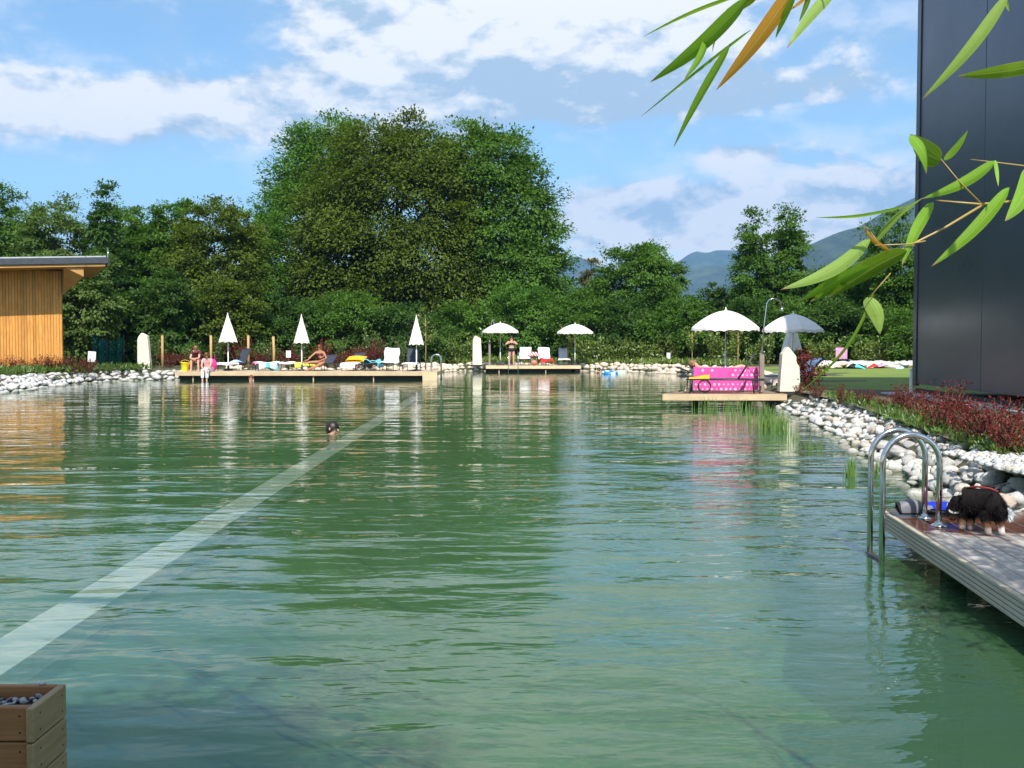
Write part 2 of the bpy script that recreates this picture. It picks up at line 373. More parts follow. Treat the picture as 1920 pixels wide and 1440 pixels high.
bp = t.node('ShaderNodeBump'); bp.inputs['Strength'].default_value = 1.; bp.inputs['Distance'].default_value = .42; t.l.new(h, bp.inputs['Height']); t.l.new(t.remap(sy, 9., 44., 1., .26), bp.inputs['Strength'])   # calmer water in the lee of the trees
fr = t.node('ShaderNodeFresnel'); fr.inputs['IOR'].default_value = 1.40; t.l.new(bp.outputs[0], fr.inputs['Normal'])
gl = t.node('ShaderNodeBsdfGlossy'); gl.inputs['Roughness'].default_value = .015; t.l.new(bp.outputs[0], gl.inputs['Normal']); gl.inputs[0].default_value = (1, 1, 1, 1)
tr = t.node('ShaderNodeBsdfTransparent'); tr.inputs[0].default_value = (.91, .98, .95, 1)
df = t.node('ShaderNodeBsdfDiffuse'); df.inputs[0].default_value = (.066, .166, .072, 1)
ms = t.node('ShaderNodeMixShader'); ms.inputs[0].default_value = .47; t.l.new(tr.outputs[0], ms.inputs[1]); t.l.new(df.outputs[0], ms.inputs[2])
m2 = t.node('ShaderNodeMixShader'); t.l.new(fr.outputs[0], m2.inputs[0]); t.l.new(ms.outputs[0], m2.inputs[1]); t.l.new(gl.outputs[0], m2.inputs[2])
t.l.new(m2.outputs[0], out.inputs[0]); M['water'] = m
tag(wsurf.build('water', m), 'green rippled water of the natural swimming pool', kind='structure')

# lawn, planting bed, paving, gravel: sheets laid on the ground
def sheet(name, pts, z, m, label, kind='structure'):
    b = MB(); b.add([(x, y, z) for x, y in pts], [tuple(range(len(pts)))]); return tag(b.build(name, m), label, kind=kind)
m, t, out = new_mat('lawn_grass'); co = t.coord('Object'); a1 = t.noise(co, .5, 5, .6); a2 = t.noise(co, 40, 4, .7)
c = t.mix(t.remap(a1, .35, .65), (.17, .26, .03), (.25, .32, .055)); c = t.mix(t.math('MULTIPLY', a2, .45), c, (.045, .08, .015)); pbr(t, out, c, .9, 0, t.bump(a2, .9, .03)); M['lawn'] = m
sheet('lawn', [(7.3, 19.2), (8.9, 23.2), (30, 23.2), (34, 49), (12.2, 52), (10.6, 43), (8.9, 35), (7.6, 28.6), (7.2, 24)], GZ + .008, M['lawn'], 'mown lawn between the dark building and the stone row')
m, t, out = new_mat('gravel_bed'); co = t.coord('Object'); vo = t.node('ShaderNodeTexVoronoi'); vo.inputs['Scale'].default_value = 26; t.l.new(co, vo.inputs['Vector'])
c = t.mix(t.math('MULTIPLY', t.xyz(vo.outputs['Color'])[0], 1.), (.22, .20, .17), (.66, .63, .57)); pbr(t, out, c, .9, 0, t.bump(vo.outputs['Distance'], .9, .02)); M['gravel'] = m
m, t, out = new_mat('bark_mulch'); co = t.coord('Object'); a2 = t.noise(co, 22, 5, .7); a1 = t.noise(co, 1.5, 4)
c = t.mix(t.remap(a2, .3, .7), (.10, .065, .04), (.36, .27, .17)); c = t.mix(t.math('MULTIPLY', t.remap(a1, .45, .6), .7), c, (.05, .085, .02)); pbr(t, out, c, .95, 0, t.bump(a2, 1., .04)); M['mulch'] = m
bank_top = [(7.0, 25.4), (6.55, 20), (5.9, 15.7), (5.25, 12.1), (4.95, 10.4)]
sheet('planting_bed', [(7.0, 25.4), (6.55, 20), (5.9, 15.7), (5.25, 12.1), (4.98, 10.4), (5.3, 9.6), (6.4, 9.4), (7.1, 12.4), (7.5, 15.5), (7.85, 19.1), (7.9, 22), (7.6, 25.4)], GZ + .012, M['mulch'], 'mulched planting bed along the right bank')
sheet('gravel_patch', [(4.35, 8.95), (4.95, 10.42), (5.3, 9.62), (6.4, 9.42), (9, 8.6), (9, 7.2), (6, 7.6), (4.9, 8.3)], GZ + .02, M['gravel'], 'pale gravel patch behind the near wooden dock')
pv = empty('paving_strip', (0, 0, GZ + .012), label='pale concrete slab path along the foot of the dark building', kind='structure')
M['paving'] = mat('pale_concrete', (.46, .45, .42), .85, 0, .1, 3, .004, 60)
for k in range(14):
    y0, y1 = 9.2 + k * 1.0, 10.19 + k * 1.0
    def px_(y): return 8.02 + (y - 9.2) * .036
    b = MB(); b.prism([(px_(y0), y0), (px_(y0) + .72, y0), (px_(y1) + .72, y1), (px_(y1), y1)], -.02, .03, 'z'); b.build('slab', M['paving'], pv)

# ------------------------------------------------------------------ hills and haze
def hill(name, prof, y, depth, label, seed):
    rng = np.random.default_rng(seed); b = MB(); nx, ny = 160, 22
    xs = np.array([atd(px, 600, y).x for px, _ in prof]); zs = np.array([atd(960, py, y).z for _, py in prof])
    x0, x1 = xs[0], xs[-1]; ph = rng.uniform(0, 6, 8)
    def fn(u, v):
        x = x0 + (x1 - x0) * u; top = float(np.interp(x, xs, zs)); s = math.sin(PI * v) ** .9 if v <= .5 else math.sin(PI * v) ** .7
        wob = sum(math.sin(x / (180. / (k + 1)) + ph[k] + v * 5 * (k % 3)) / (k + 1.6) for k in range(8)) * top * .022
        return (x, y + (v - .5) * 2 * depth, max(-20, (top + wob) * s - 12 * (1 - s)))
    b.grid(fn, nx, ny); return tag(b.build(name, M['forest'], None), label, kind='structure')
m, t, out = new_mat('forest_slope'); co = t.coord('Object'); a = t.noise(co, .022, 8, .7); a2 = t.noise(co, .004, 4)
c = t.mix(t.remap(a, .35, .65), (.012, .028, .014), (.05, .085, .032)); c = t.mix(t.math('MULTIPLY', t.remap(a2, .56, .66), .5), c, (.10, .14, .05)); pbr(t, out, c, 1., 0, t.bump(a, 1., 12.)); M['forest'] = m
hill('far_hill', [(880, 640), (960, 560), (1040, 492), (1080, 484), (1130, 500), (1200, 520), (1270, 492), (1300, 474), (1340, 470), (1385, 476), (1480, 530), (1600, 600), (1700, 640)], 6200, 900, 'farthest blue hill between the tree tops', 3)
hill('middle_hill', [(1150, 640), (1220, 560), (1290, 505), (1340, 497), (1400, 500), (1470, 540), (1560, 600), (1640, 645)], 4300, 600, 'lower dark blue hill in front of the farthest hill', 5)
hill('near_hill', [(1330, 640), (1420, 540), (1500, 462), (1560, 443), (1610, 427), (1660, 402), (1717, 374), (1800, 340), (1950, 290), (2200, 240), (2600, 300), (3000, 640)], 2900, 700, 'long forested hillside rising behind the dark building', 8)
hz = MB(); hz.box((0, 3300, 497), (9000, 7600, 1000)); m, t, out = new_mat('air'); pvn = t.node('ShaderNodeVolumePrincipled')
pvn.inputs['Color'].default_value = (.28, .55, 1.0, 1); pvn.inputs['Density'].default_value = 1.25e-4; pvn.inputs['Density Attribute'].default_value = ''; pvn.inputs['Temperature Attribute'].default_value = ''
t.l.new(pvn.outputs[0], out.inputs['Volume']); m.cycles.homogeneous_volume = True
HAZE = tag(hz.build('haze', m), 'thin blue summer haze in the air', kind='stuff')

# ------------------------------------------------------------------ stones of the banks
def stone_mesh(seed, sub=2):
    rng = random.Random(seed); bm = bmesh.new(); bmesh.ops.create_icosphere(bm, subdivisions=sub, radius=.5)
    ax = [Vector((rng.uniform(-1, 1), rng.uniform(-1, 1), rng.uniform(-1, 1))).normalized() for _ in range(9)]; cut = [rng.uniform(.25, .43) for _ in ax]; ph = [rng.uniform(0, 6) for _ in range(6)]
    for v in bm.verts:
        p = v.co
        for a, c in zip(ax, cut):
            d = p.dot(a)
            if d > c: p -= a * (d - c) * .9
        p += p.normalized() * .025 * (math.sin(7 * p.x + ph[0]) + math.sin(8 * p.y + ph[1]) + math.sin(7 * p.z + ph[2]))
        v.co = p
    me = bpy.data.meshes.new('stone'); bm.to_mesh(me); bm.free(); me.polygons.foreach_set('use_smooth', [True] * len(me.polygons)); return me
m, t, out = new_mat('bank_limestone'); co = t.coord('Object'); oi = t.node('ShaderNodeObjectInfo'); rnd = oi.outputs['Random']
off = t.node('ShaderNodeVectorMath', operation='ADD'); t.l.new(co, off.inputs[0]); t.l.new(t.vec(t.math('MULTIPLY', rnd, 50.), 0., 0.), off.inputs[1])
a = t.noise(off.outputs[0], 5, 6, .65, .4); bnd = t.noise(t.mapping(off.outputs[0], (2, 2, 16), rot=(.6, .4, 0)), 1., 4, .6, .8); a3 = t.noise(off.outputs[0], 26, 4, .7)
base = t.mix(t.remap(rnd, 0, 1), (.50, .50, .50), (.86, .84, .78))
c = t.mix(t.remap(a, .5, .75), base, (.46, .35, .22)); c = t.mix(t.math('MULTIPLY', t.remap(bnd, .55, .68), .55), c, (.22, .23, .25)); c = t.mix(t.math('MULTIPLY', t.remap(a3, .5, .75), .5), c, (.30, .29, .27))
warm = t.remap(t.math('FRACT', t.math('MULTIPLY', rnd, 7.3)), .82, .9); c = t.mix(t.math('MULTIPLY', warm, .55), c, (.55, .38, .24))
wz = t.xyz(t.node('ShaderNodeNewGeometry').outputs['Position'])[2]; wet_ = t.remap(t.math('ADD', wz, t.math('MULTIPLY', a, .08)), .06, .11, 1., 0.); c = t.mix(t.math('MULTIPLY', wet_, .75), c, (.16, .17, .11))
pbr(t, out, c, .75, 0, t.bump(t.math('ADD', a, t.math('MULTIPLY', a3, .3)), .8, .05)); M['limestone'] = m
STONES = [stone_mesh(100 + k, 3 if k < 6 else 2) for k in range(14)]
for me in STONES: me.materials.append(M['limestone'])
def put_stones(root, spots, stuff=False):
    if not stuff:
        for (x, y, z, s, k) in spots:
            rr = random.Random(k); o = link('stone', STONES[k % 6 if s > .3 else 6 + k % 8], root, (x, y, z), (rr.uniform(-.4, .4), rr.uniform(-.4, .4), rr.uniform(0, 6.3)))
            o.scale = (s * rr.uniform(.95, 1.4), s * rr.uniform(.8, 1.1), s * rr.uniform(.62, .9))
    else:
        b = MB()
        for (x, y, z, s, k) in spots:
            rr = random.Random(k); me = STONES[6 + k % 8]; q = Matrix.Rotation(rr.uniform(0, 6.3), 3, 'Z'); sc = Vector((s * rr.uniform(.95, 1.5), s * rr.uniform(.8, 1.1), s * rr.uniform(.62, .9)))
            b.add([q @ Vector((v.co.x * sc.x, v.co.y * sc.y, v.co.z * sc.z)) + Vector((x, y, z)) for v in me.vertices], [tuple(p.vertices) for p in me.polygons], True)
        o = b.build('loose_stones', M['limestone'], root); o['kind'] = 'stuff'
def bank_spots(line, rows, sizef, seed, wid=.85, top=.36):
    rng = random.Random(seed); pts = resample([Vector(p) for p in line], .05, False); out = []
    for r in range(rows):
        u = r / max(1, rows - 1); acc = rng.uniform(0, .3); want = 0
        for i in range(1, len(pts) - 1):
            acc += (pts[i] - pts[i - 1]).length
            if acc < want: continue
            s = sizef(pts[i].y) * rng.uniform(.55, 1.3); acc = 0; want = s * .92
            tg = (pts[i + 1] - pts[i - 1]).normalized(); nn = Vector((tg.y, -tg.x)); sign = 1 if nn.dot(pts[i] - PC) > 0 else -1
            d = u * wid + rng.uniform(-.09, .09); p = pts[i] + nn * sign * d
            out.append((p.x, p.y, -.04 + top * min(1, u * 1.15) + rng.uniform(-.03, .05), s, rng.randrange(10 ** 6)))
    return out
rl = [(6.9, 26.5), (6.32, 23.6), (5.85, 20), (5.15, 15.6), (4.5, 12), (4.14, 10.2), (4.3, 9.2), (4.55, 8.4), (4.85, 7.85)]
rs = bank_spots(rl, 6, lambda y: .165 + max(0, (14 - y)) * .008, 1, .85, .36)
rs = sorted(rs, key=lambda q: -q[3] / q[1])
root = empty('stone_bank', (0, 0, 0), label='bank of white boulders along the right side of the pool', kind='structure')
put_stones(root, rs[:260]); put_stones(root, rs[260:], True)
ll = [(-15.6, 26), (-15.75, 30.5), (-16.35, 34.5), (-16.95, 38.5), (-16.6, 41.6), (-15.7, 42.9), (-14.75, 43.4), (-14.0, 43.7)]
ls = sorted(bank_spots(ll, 4, lambda y: .32, 2, 1.1, .36), key=lambda q: -q[3] / q[1] - (3 if q[1] < 44 else 0))
root = empty('stone_bank', (0, 0, 0), label='bank of white boulders in front of the timber pool house', kind='structure')
put_stones(root, ls[:40]); put_stones(root, ls[40:], True)
fs_ = bank_spots([(-13.5, 47.5), (-8, 48.3), (-5.2, 50), (-4.2, 54.5), (-3.0, 57.6), (-1, 58.6), (2.5, 58.6), (5, 57.6), (7.6, 54.2), (9.6, 49), (9.6, 42), (8.0, 34.5), (7.0, 30)], 3, lambda y: .42, 3, .9, .38)
root = empty('stone_bank', (0, 0, 0), label='low line of white stones along the far end of the pool', kind='structure'); put_stones(root, fs_, True)
# gravel behind the dock
gr = []
rng = random.Random(5)
for k in range(900):
    x, y = rng.uniform(4.2, 6.2), rng.uniform(8.2, 10.3)
    if y > 8.35 + abs(x - 4.9) * .2 and y < 10.4 - (x - 4.9) * .6 and x > 4.4: gr.append((x, y, GZ + .03, rng.uniform(.03, .09), rng.randrange(10 ** 6)))
root = empty('gravel', (0, 0, 0), label='loose pale pebbles on the gravel behind the near dock', kind='stuff')
b = MB()
for (x, y, z, s, k) in gr: b.ball((x, y, z), (s * .6, s * .5, s * .35), 5, 3)
b.build('pebbles', M['limestone'], root)['kind'] = 'stuff'

# ================================================================== TREES AND SHRUBS
M['lf_mid'] = leaf_mat('leaf_mid', (0.045, 0.105, 0.016), (0.115, 0.225, 0.032))
M['lf_dark'] = leaf_mat('leaf_dark', (0.028, 0.068, 0.016), (0.08, 0.16, 0.028))
M['lf_beech'] = leaf_mat('leaf_beech', (0.046, 0.078, 0.011), (0.13, 0.185, 0.022))
M['lf_fresh'] = leaf_mat('leaf_fresh', (0.048, 0.118, 0.018), (0.125, 0.255, 0.038))
M['lf_pale'] = leaf_mat('leaf_pale', (.06, .115, .028), (.165, .245, .065), .4, .01, (.30, .33, .17))
M['lf_larch'] = leaf_mat('leaf_larch', (.07, .085, .03), (.19, .18, .07))
M['lf_red'] = leaf_mat('leaf_red', (.05, .010, .011), (.21, .030, .024), .3, .02)
M['lf_lime'] = leaf_mat('leaf_lime', (.06, .11, .012), (.20, .28, .035), .35, .05)
M['lf_reed'] = leaf_mat('leaf_reed', (.07, .15, .03), (.17, .29, .06), .35, .04)
M['lf_cover'] = leaf_mat('leaf_cover', (.035, .075, .012), (.12, .20, .03), .3, .04)

def crown_arrays(lobes, nleaf, leaf, seed, clump=1.0, per=110, spray=.45, ragged=.16, inner=.28):
    rng = np.random.default_rng(seed); lob = np.array(lobes, float)
    nc = max(8, nleaf // per); area = (lob[:, 3] * lob[:, 4] + lob[:, 3] * lob[:, 5] + lob[:, 4] * lob[:, 5]); pr = area / area.sum()
    C = []; O = []
    while sum(map(len, C)) < nc:
        k = rng.choice(len(lob), nc * 2, p=pr); d = unit(rng.normal(size=(nc * 2, 3)))
        fr = np.where(rng.random(nc * 2) < inner, rng.uniform(.45, .85, nc * 2), 1 + rng.normal(0, ragged, nc * 2) * .5 - .04)[:, None]
        p = lob[k, :3] + d * lob[k, 3:] * fr
        ok = np.ones(len(p), bool)
        for j in range(len(lob)):
            q = np.linalg.norm((p - lob[j, :3]) / lob[j, 3:], axis=1); ok &= ~((q < .62) & (k != j))
        ok &= p[:, 2] > .25
        C.append(p[ok]); O.append(d[ok])
    C = np.concatenate(C)[:nc]; O = np.concatenate(O)[:nc]
    cs = clump * rng.lognormal(0, .32, nc); n = nc * per; ci = np.repeat(np.arange(nc), per)
    off = rng.normal(size=(n, 3)); off = off / np.maximum(np.linalg.norm(off, axis=1, keepdims=True), .3) * (rng.random((n, 1)) ** .6)
    # a clump is a flattened spray that tips outward and droops a little
    o = O[ci]; off[:, 2] *= spray; off = off + o * (np.abs(off[:, :1]) * .35); off[:, 2] -= .16 * (off[:, 0] ** 2 + off[:, 1] ** 2)
    P = C[ci] + off * cs[ci][:, None]
    D = unit(off * .8 + o * .6 + rng.normal(size=(n, 3)) * .55 + np.array([0, 0, -.25])); N = unit(np.array([0, 0, .75]) + o * .75 + rng.normal(size=(n, 3)) * .2)
    L = leaf * rng.uniform(.6, 1.35, n); V, Q = leaf_quads(P, D, N, L, L * .62)
    tint = np.clip(rng.beta(2.2, 2.2, nc)[ci] * .8 + rng.random(n) * .2, 0, 1)
    return V, Q, tint
LEAVES = [0]
def tree(name, px, top, wpx, depth, kind, m, label, nleaf, seed, group=None, leaf=.30, parts=None, clump=None, base=None):
    rng = random.Random(seed); X = atd(px, 640, depth).x; H = atd(px, top, depth).z - GZ; Wd = wpx / F_PX * depth; r = Wd / 2
    root = empty(name, (X, depth, GZ), label=label, cat='tree', group=group); lo = []
    dy = min(r, 5.5)
    if kind == 'round':
        lo = [(0, 0, H * .56, r * .82, dy * .9, H * .40), (0, 0, H * .22, r * .9, dy, H * .24)]
        for k in range(9): a = k * 2.4 + rng.random(); hz_ = rng.uniform(.30, .86); w_ = r * .62 * (1 - abs(hz_ - .45)); lo.append((math.cos(a) * w_, math.sin(a) * dy * .5, H * hz_, r * .40, dy * .42, min(H * .16, H * (1 - hz_) * 1.02)))
    elif kind == 'conic':
        for k in range(8): u = k / 7; lo.append((rng.uniform(-.1, .1) * r, rng.uniform(-.1, .1) * dy, H * (.12 + .80 * u), r * (1 - .82 * u), dy * (1 - .8 * u), H * .115))
    elif kind == 'spiky':
        for k in range(7):
            a = k * 2.4; xx = math.cos(a) * r * .6; hh = H * rng.uniform(.72, 1.0); lo += [(xx, math.sin(a) * dy * .5, hh * .45, r * .42, dy * .45, hh * .45), (xx, math.sin(a) * dy * .5, hh * .84, r * .15, dy * .2, hh * .17)]
    elif kind == 'airy':
        for k in range(14): a = k * 2.4; q = rng.uniform(.2, .85); hz_ = rng.uniform(.25, .90); lo.append((math.cos(a) * r * q * (1.1 - hz_ * .5), math.sin(a) * dy * q, H * hz_, r * .34, dy * .36, H * .095))
    elif kind == 'twin':
        for sx, hh in ((-.42, .97), (.40, 1.0)):
            for k in range(6): u = k / 5; lo.append((sx * r + rng.uniform(-.1, .1) * r, rng.uniform(-.2, .2) * dy, H * hh * (.16 + .76 * u), r * (.60 - .40 * u * u), dy * (.8 - .4 * u), H * .115))
    elif kind == 'low':
        for k in range(8): a = k * 2.4; q = rng.uniform(.1, .8); lo.append((math.cos(a) * r * q, math.sin(a) * dy * q, H * rng.uniform(.25, .62), r * .42, dy * .5, H * .36))
    elif kind == 'lobes': lo = [(x * r, y * dy, z * H, a * r, b_ * dy, c_ * H) for x, y, z, a, b_, c_ in parts]
    V, Q, ti = crown_arrays(lo, int(nleaf * 1.75), leaf * .72, seed, clump or max(.55, min(1.5, r * .22)), per=130, spray=.5 if kind != 'conic' else .35)
    LEAVES[0] += len(Q)
    link('crown', np_mesh('crown', V, Q, m, ti), root)
    tb = MB(); tr_ = max(.12, H * .018); hh = H * .72
    tb.tube([(0, 0, -.3), (rng.uniform(-.1, .1), 0, hh * .3), (rng.uniform(-.3, .3), 0, hh * .65), (0, 0, hh)], [tr_ * 1.4, tr_, tr_ * .7, tr_ * .25], 8)
    for l in lo[:12]:
        z0 = max(.5, min(hh * .85, l[2] * .62)); e = Vector(l[:3]); tb.tube([(0, 0, z0), Vector((0, 0, z0)).lerp(e, .55) + Vector((0, 0, .04 * H)), e], [tr_ * .5, tr_ * .3, tr_ * .1], 5)
    tb.build('trunk', M['bark'], root); return root

# the great tree in the middle: three crowns that grow into each other
tree('large_tree', 612, 220, 240, 84, 'lobes', M['lf_fresh'], 'tall bright green tree forming the left shoulder of the great tree clump', 42000, 11, leaf=.36, clump=1.25,
     parts=[(-.05, 0, .62, .78, .8, .34), (-.32, 0, .44, .62, .9, .36), (.15, 0, .82, .5, .6, .17), (-.55, -.1, .62, .34, .5, .19), (-.2, -.2, .78, .42, .5, .16), (.3, 0, .4, .6, .9, .36), (-.3, -.1, .2, .7, .9, .2)])
tree('beech_tree', 745, 221, 400, 76, 'lobes', M['lf_beech'], 'broad olive green beech in the middle of the great tree clump', 88000, 12, leaf=.34, clump=1.35,
     parts=[(0, .1, .55, .80, .9, .36), (-.45, 0, .58, .44, .7, .23), (-.22, -.1, .80, .36, .5, .17), (.16, 0, .84, .34, .5, .155), (.42, -.1, .68, .34, .5, .20), (-.62, 0, .36, .38, .7, .24), (.02, -.25, .62, .5, .5, .22), (-.25, -.3, .40, .52, .6, .22),
            (.40, -.2, .42, .48, .6, .22), (-.6, 0, .16, .42, .7, .17), (0, -.25, .17, .62, .7, .18), (.55, 0, .18, .44, .7, .19)])
tree('large_tree', 925, 237, 262, 78, 'lobes', M['lf_mid'], 'tall blue green tree forming the right shoulder of the great tree clump', 56000, 13, leaf=.36, clump=1.2,
     parts=[(-.1, 0, .60, .72, .8, .33), (-.35, 0, .84, .46, .6, .16), (.05, -.1, .80, .44, .6, .17), (.42, 0, .68, .42, .6, .17), (.68, 0, .52, .32, .5, .14), (.5, -.2, .38, .50, .7, .17), (.0, -.2, .40, .62, .7, .25), (-.1, 0, .16, .8, .8, .18), (.62, 0, .17, .5, .8, .17), (.2, -.25, .6, .4, .4, .16)])
T = [  # px, top, width, depth, shape, leaves, label, count
    (-10, 345, 130, 66, 'round', 'lf_mid', 'mid green tree at the left edge above the timber pool house roof', 16000), (105, 362, 150, 62, 'round', 'lf_pale', 'airy pale acacia rising above the timber pool house roof', 16000),
    (202, 357, 105, 60, 'conic', 'lf_dark', 'dark pointed tree just right of the pool house roof end', 24000), (282, 368, 110, 64, 'spiky', 'lf_mid', 'tree with several spiky tops behind the green netting', 26000),
    (405, 372, 190, 62, 'round', 'lf_beech', 'wide rounded yellowish green tree left of the great tree clump', 30000), (498, 322, 76, 72, 'spiky', 'lf_fresh', 'slender light tree at the left foot of the great tree clump', 14000),
    (1106, 468, 62, 88, 'conic', 'lf_larch', 'small brownish larch right of the great tree clump', 9000), (1185, 462, 170, 72, 'round', 'lf_mid', 'rounded green tree beside the brownish larch', 30000),
    (1252, 442, 118, 80, 'airy', 'lf_mid', 'loose topped tree standing behind the rounded green tree', 22000), (1345, 528, 120, 74, 'low', 'lf_dark', 'low dark tree below the gap with the blue hills', 12000),
    (1446, 398, 150, 70, 'twin', 'lf_mid', 'tall poplar-like tree with two tops left of the hillside', 36000), (1560, 500, 150, 66, 'round', 'lf_dark', 'dark rounded tree under the forested hillside', 16000),
    (1690, 384, 150, 62, 'round', 'lf_mid', 'tree partly hidden by the corner of the dark building', 20000), (1625, 470, 110, 72, 'conic', 'lf_dark', 'dark tree left of the tree by the building corner', 9000)]
T += [(52, 385, 120, 71, 'round', 'lf_mid', 'rounded green tree between the two trees above the pool house roof', 13000), (240, 385, 120, 71, 'round', 'lf_mid', 'rounded tree filling in behind the pointed and the spiky tree', 14000), (338, 380, 110, 71, 'round', 'lf_fresh', 'rounded tree just right of the spiky topped tree', 14000), (462, 388, 100, 69, 'round', 'lf_mid', 'tree in the dip left of the slender light tree', 13000)]
for k, (px, top, w_, d, kd, mm, lb, nl) in enumerate(T): tree('tree', px, top, w_, d, kd, M[mm], lb, nl, 40 + k, 'trees behind the pool', leaf=.27)
U = [(150, 470, 150, 53, 'lf_pale', 'pale flowering bush-like tree right behind the pool house corner', 15000), (228, 520, 130, 56, 'lf_mid', 'dense green thicket tree behind the green netting', 9000), (330, 500, 150, 56, 'lf_dark', 'dark low tree behind the closed parasol on the left', 12000),
     (440, 520, 150, 58, 'lf_beech', 'olive low tree behind the leftmost loungers', 12000), (530, 540, 130, 60, 'lf_dark', 'low dark tree behind the middle closed parasol', 9000), (640, 545, 170, 62, 'lf_mid', 'low green tree at the foot of the beech, left side', 11000),
     (770, 560, 170, 62, 'lf_dark', 'low dark tree behind the right closed parasol', 11000), (880, 550, 150, 64, 'lf_mid', 'low tree behind the mid standing stone', 10000), (985, 520, 170, 66, 'lf_fresh', 'bright low tree behind the bather on the small deck', 13000),
     (1085, 535, 140, 64, 'lf_mid', 'low tree behind the open parasol at the end of the small deck', 10000), (1180, 550, 160, 64, 'lf_dark', 'low dark tree behind the swimmer with the ring', 11000), (1280, 555, 150, 62, 'lf_mid', 'low green tree left of the large open parasol', 10000),
     (1390, 560, 160, 60, 'lf_dark', 'low dark tree behind the two large open parasols', 11000), (1490, 545, 150, 60, 'lf_mid', 'low green tree behind the outdoor shower', 10000), (1590, 555, 150, 58, 'lf_dark', 'low dark tree behind the pink towel chair', 11000), (1690, 560, 150, 56, 'lf_mid', 'low green tree at the building corner', 9000)]
for k, (px, top, w_, d, mm, lb, nl) in enumerate(U): tree('tree', px, top, w_, d, 'low', M[mm], lb, nl, 80 + k, 'low trees along the edge of the wood', leaf=.25)
b_px = [-60, 60, 170, 260, 350, 450, 1060, 1150, 1300, 1400, 1520, 1640, 1760]
wd = []
rngw = np.random.default_rng(3); VV = []; QQ = []; TT = []; nv = 0
for k, px in enumerate(b_px):
    d = 98; X = atd(px, 600, d).x; H = 7.0 + 2.5 * rngw.random() - (1.5 if 1250 < px < 1450 else 0); r = 4.5
    V, Q, ti = crown_arrays([(X, d, H * .5, r, 3, H * .42), (X + 1, d, H * .22, r * 1.2, 3, H * .25)], 4500, .42, 200 + k, 1.2, 90)
    VV.append(V); QQ.append(Q + nv); TT.append(ti); nv += len(V)
tag(link('woodland', np_mesh('woodland', np.concatenate(VV), np.concatenate(QQ), M['lf_dark'], np.concatenate(TT)), None, (0, 0, GZ)), 'dark woodland filling the gaps behind the trees', kind='stuff')

# shrubs: foliage + stems, a few shapes shared by many copies
def shrub_mesh(seed, h, r, nleaf, leaf, kind):
    rng = np.random.default_rng(seed); ns = 9 if kind != 'wispy' else 14; P = []; D = []; sb = MB()
    for k in range(ns):
        a = rng.uniform(0, 6.28); q = r * math.sqrt(rng.random()); e = np.array([math.cos(a) * q, math.sin(a) * q, h * rng.uniform(.55, 1.0)]); b0 = e * np.array([.25, .25, 0])
        sb.tube([b0, b0 * .5 + e * .5 + np.array([0, 0, h * .06]), e], [.012, .008, .003], 4, False)
        n = nleaf // ns; u = rng.random(n) ** .7; base = b0 + (e - b0) * (.15 + .85 * u)[:, None]; d = unit(rng.normal(size=(n, 3)) + np.array([0, 0, .5])); P.append(base + rng.normal(size=(n, 3)) * np.array([r, r, h * .5]) * (.13 if kind != 'dense' else .22)); D.append(d)
    P = np.concatenate(P); D = np.concatenate(D); P[:, 2] = np.abs(P[:, 2]); n = len(P); L = leaf * rng.uniform(.6, 1.3, n)
    V, Q = leaf_quads(P, D, unit(rng.normal(size=(n, 3)) * .7 + np.array([0, -.3, .7])), L, L * .5); return V, Q, np.clip(rng.beta(2, 2, n), 0, 1), sb
def shrub_kinds(m, specs):
    out = []
    for sp in specs:
        V, Q, ti, sb = shrub_mesh(*sp); out.append((np_mesh('foliage', V, Q, m, ti), sb.mesh('stem', M['stem'])))
    return out
def put_shrub(kinds, k, loc, s, rz, name, label, group):
    r_ = empty(name, loc, rz, label, 'shrub', group, s=s); f, st = kinds[k % len(kinds)]; link('foliage', f, r_); link('stem', st, r_); return r_
ORD = ['first', 'second', 'third', 'fourth', 'fifth', 'sixth', 'seventh', 'eighth', 'ninth', 'tenth', 'eleventh', 'twelfth', 'thirteenth', 'fourteenth', 'fifteenth', 'sixteenth', 'seventeenth', 'eighteenth', 'nineteenth', 'twentieth']
rng = random.Random(21)
# red barberries on the right bank
KR = shrub_kinds(M['lf_red'], [(1, .52, .36, 760, .038, 'wispy'), (2, .46, .40, 760, .038, 'wispy'), (3, .60, .33, 700, .04, 'wispy'), (4, .42, .38, 800, .036, 'dense')])
rb = [(1497, 722, 22.8), (1530, 745, 21.2), (1575, 755, 19.4), (1622, 752, 18.6), (1668, 772, 17.2), (1708, 780, 15.9), (1732, 800, 14.6), (1770, 806, 13.7), (1762, 822, 12.9), (1812, 826, 12.2), (1838, 846, 11.4), (1872, 850, 11.0), (1880, 868, 10.3), (1925, 872, 10.1), (1800, 800, 14.0), (1690, 760, 18.0)]
rb.sort(key=lambda q: -q[2])
for k, (px, py, d) in enumerate(rb):
    X = atd(px, py, d).x; put_shrub(KR, k, (X, d, GZ), rng.uniform(.85, 1.15) * float(np.interp(d, [10, 14, 19, 23], [1.12, .96, .68, .62])), rng.uniform(0, 6), 'barberry_shrub', 'red leaved barberry on the right bank, %s from the shower deck' % ORD[k], 'red barberries on the right bank')
KD = shrub_kinds(M['lf_red'], [(6, 1.1, .42, 900, .08, 'dense')])
put_shrub(KD, 0, (atd(1519, 700, 24.8).x, 24.8, GZ), .95, 0, 'barberry_shrub', 'tall dark red bush right beside the cream standing stone on the shower deck', None)
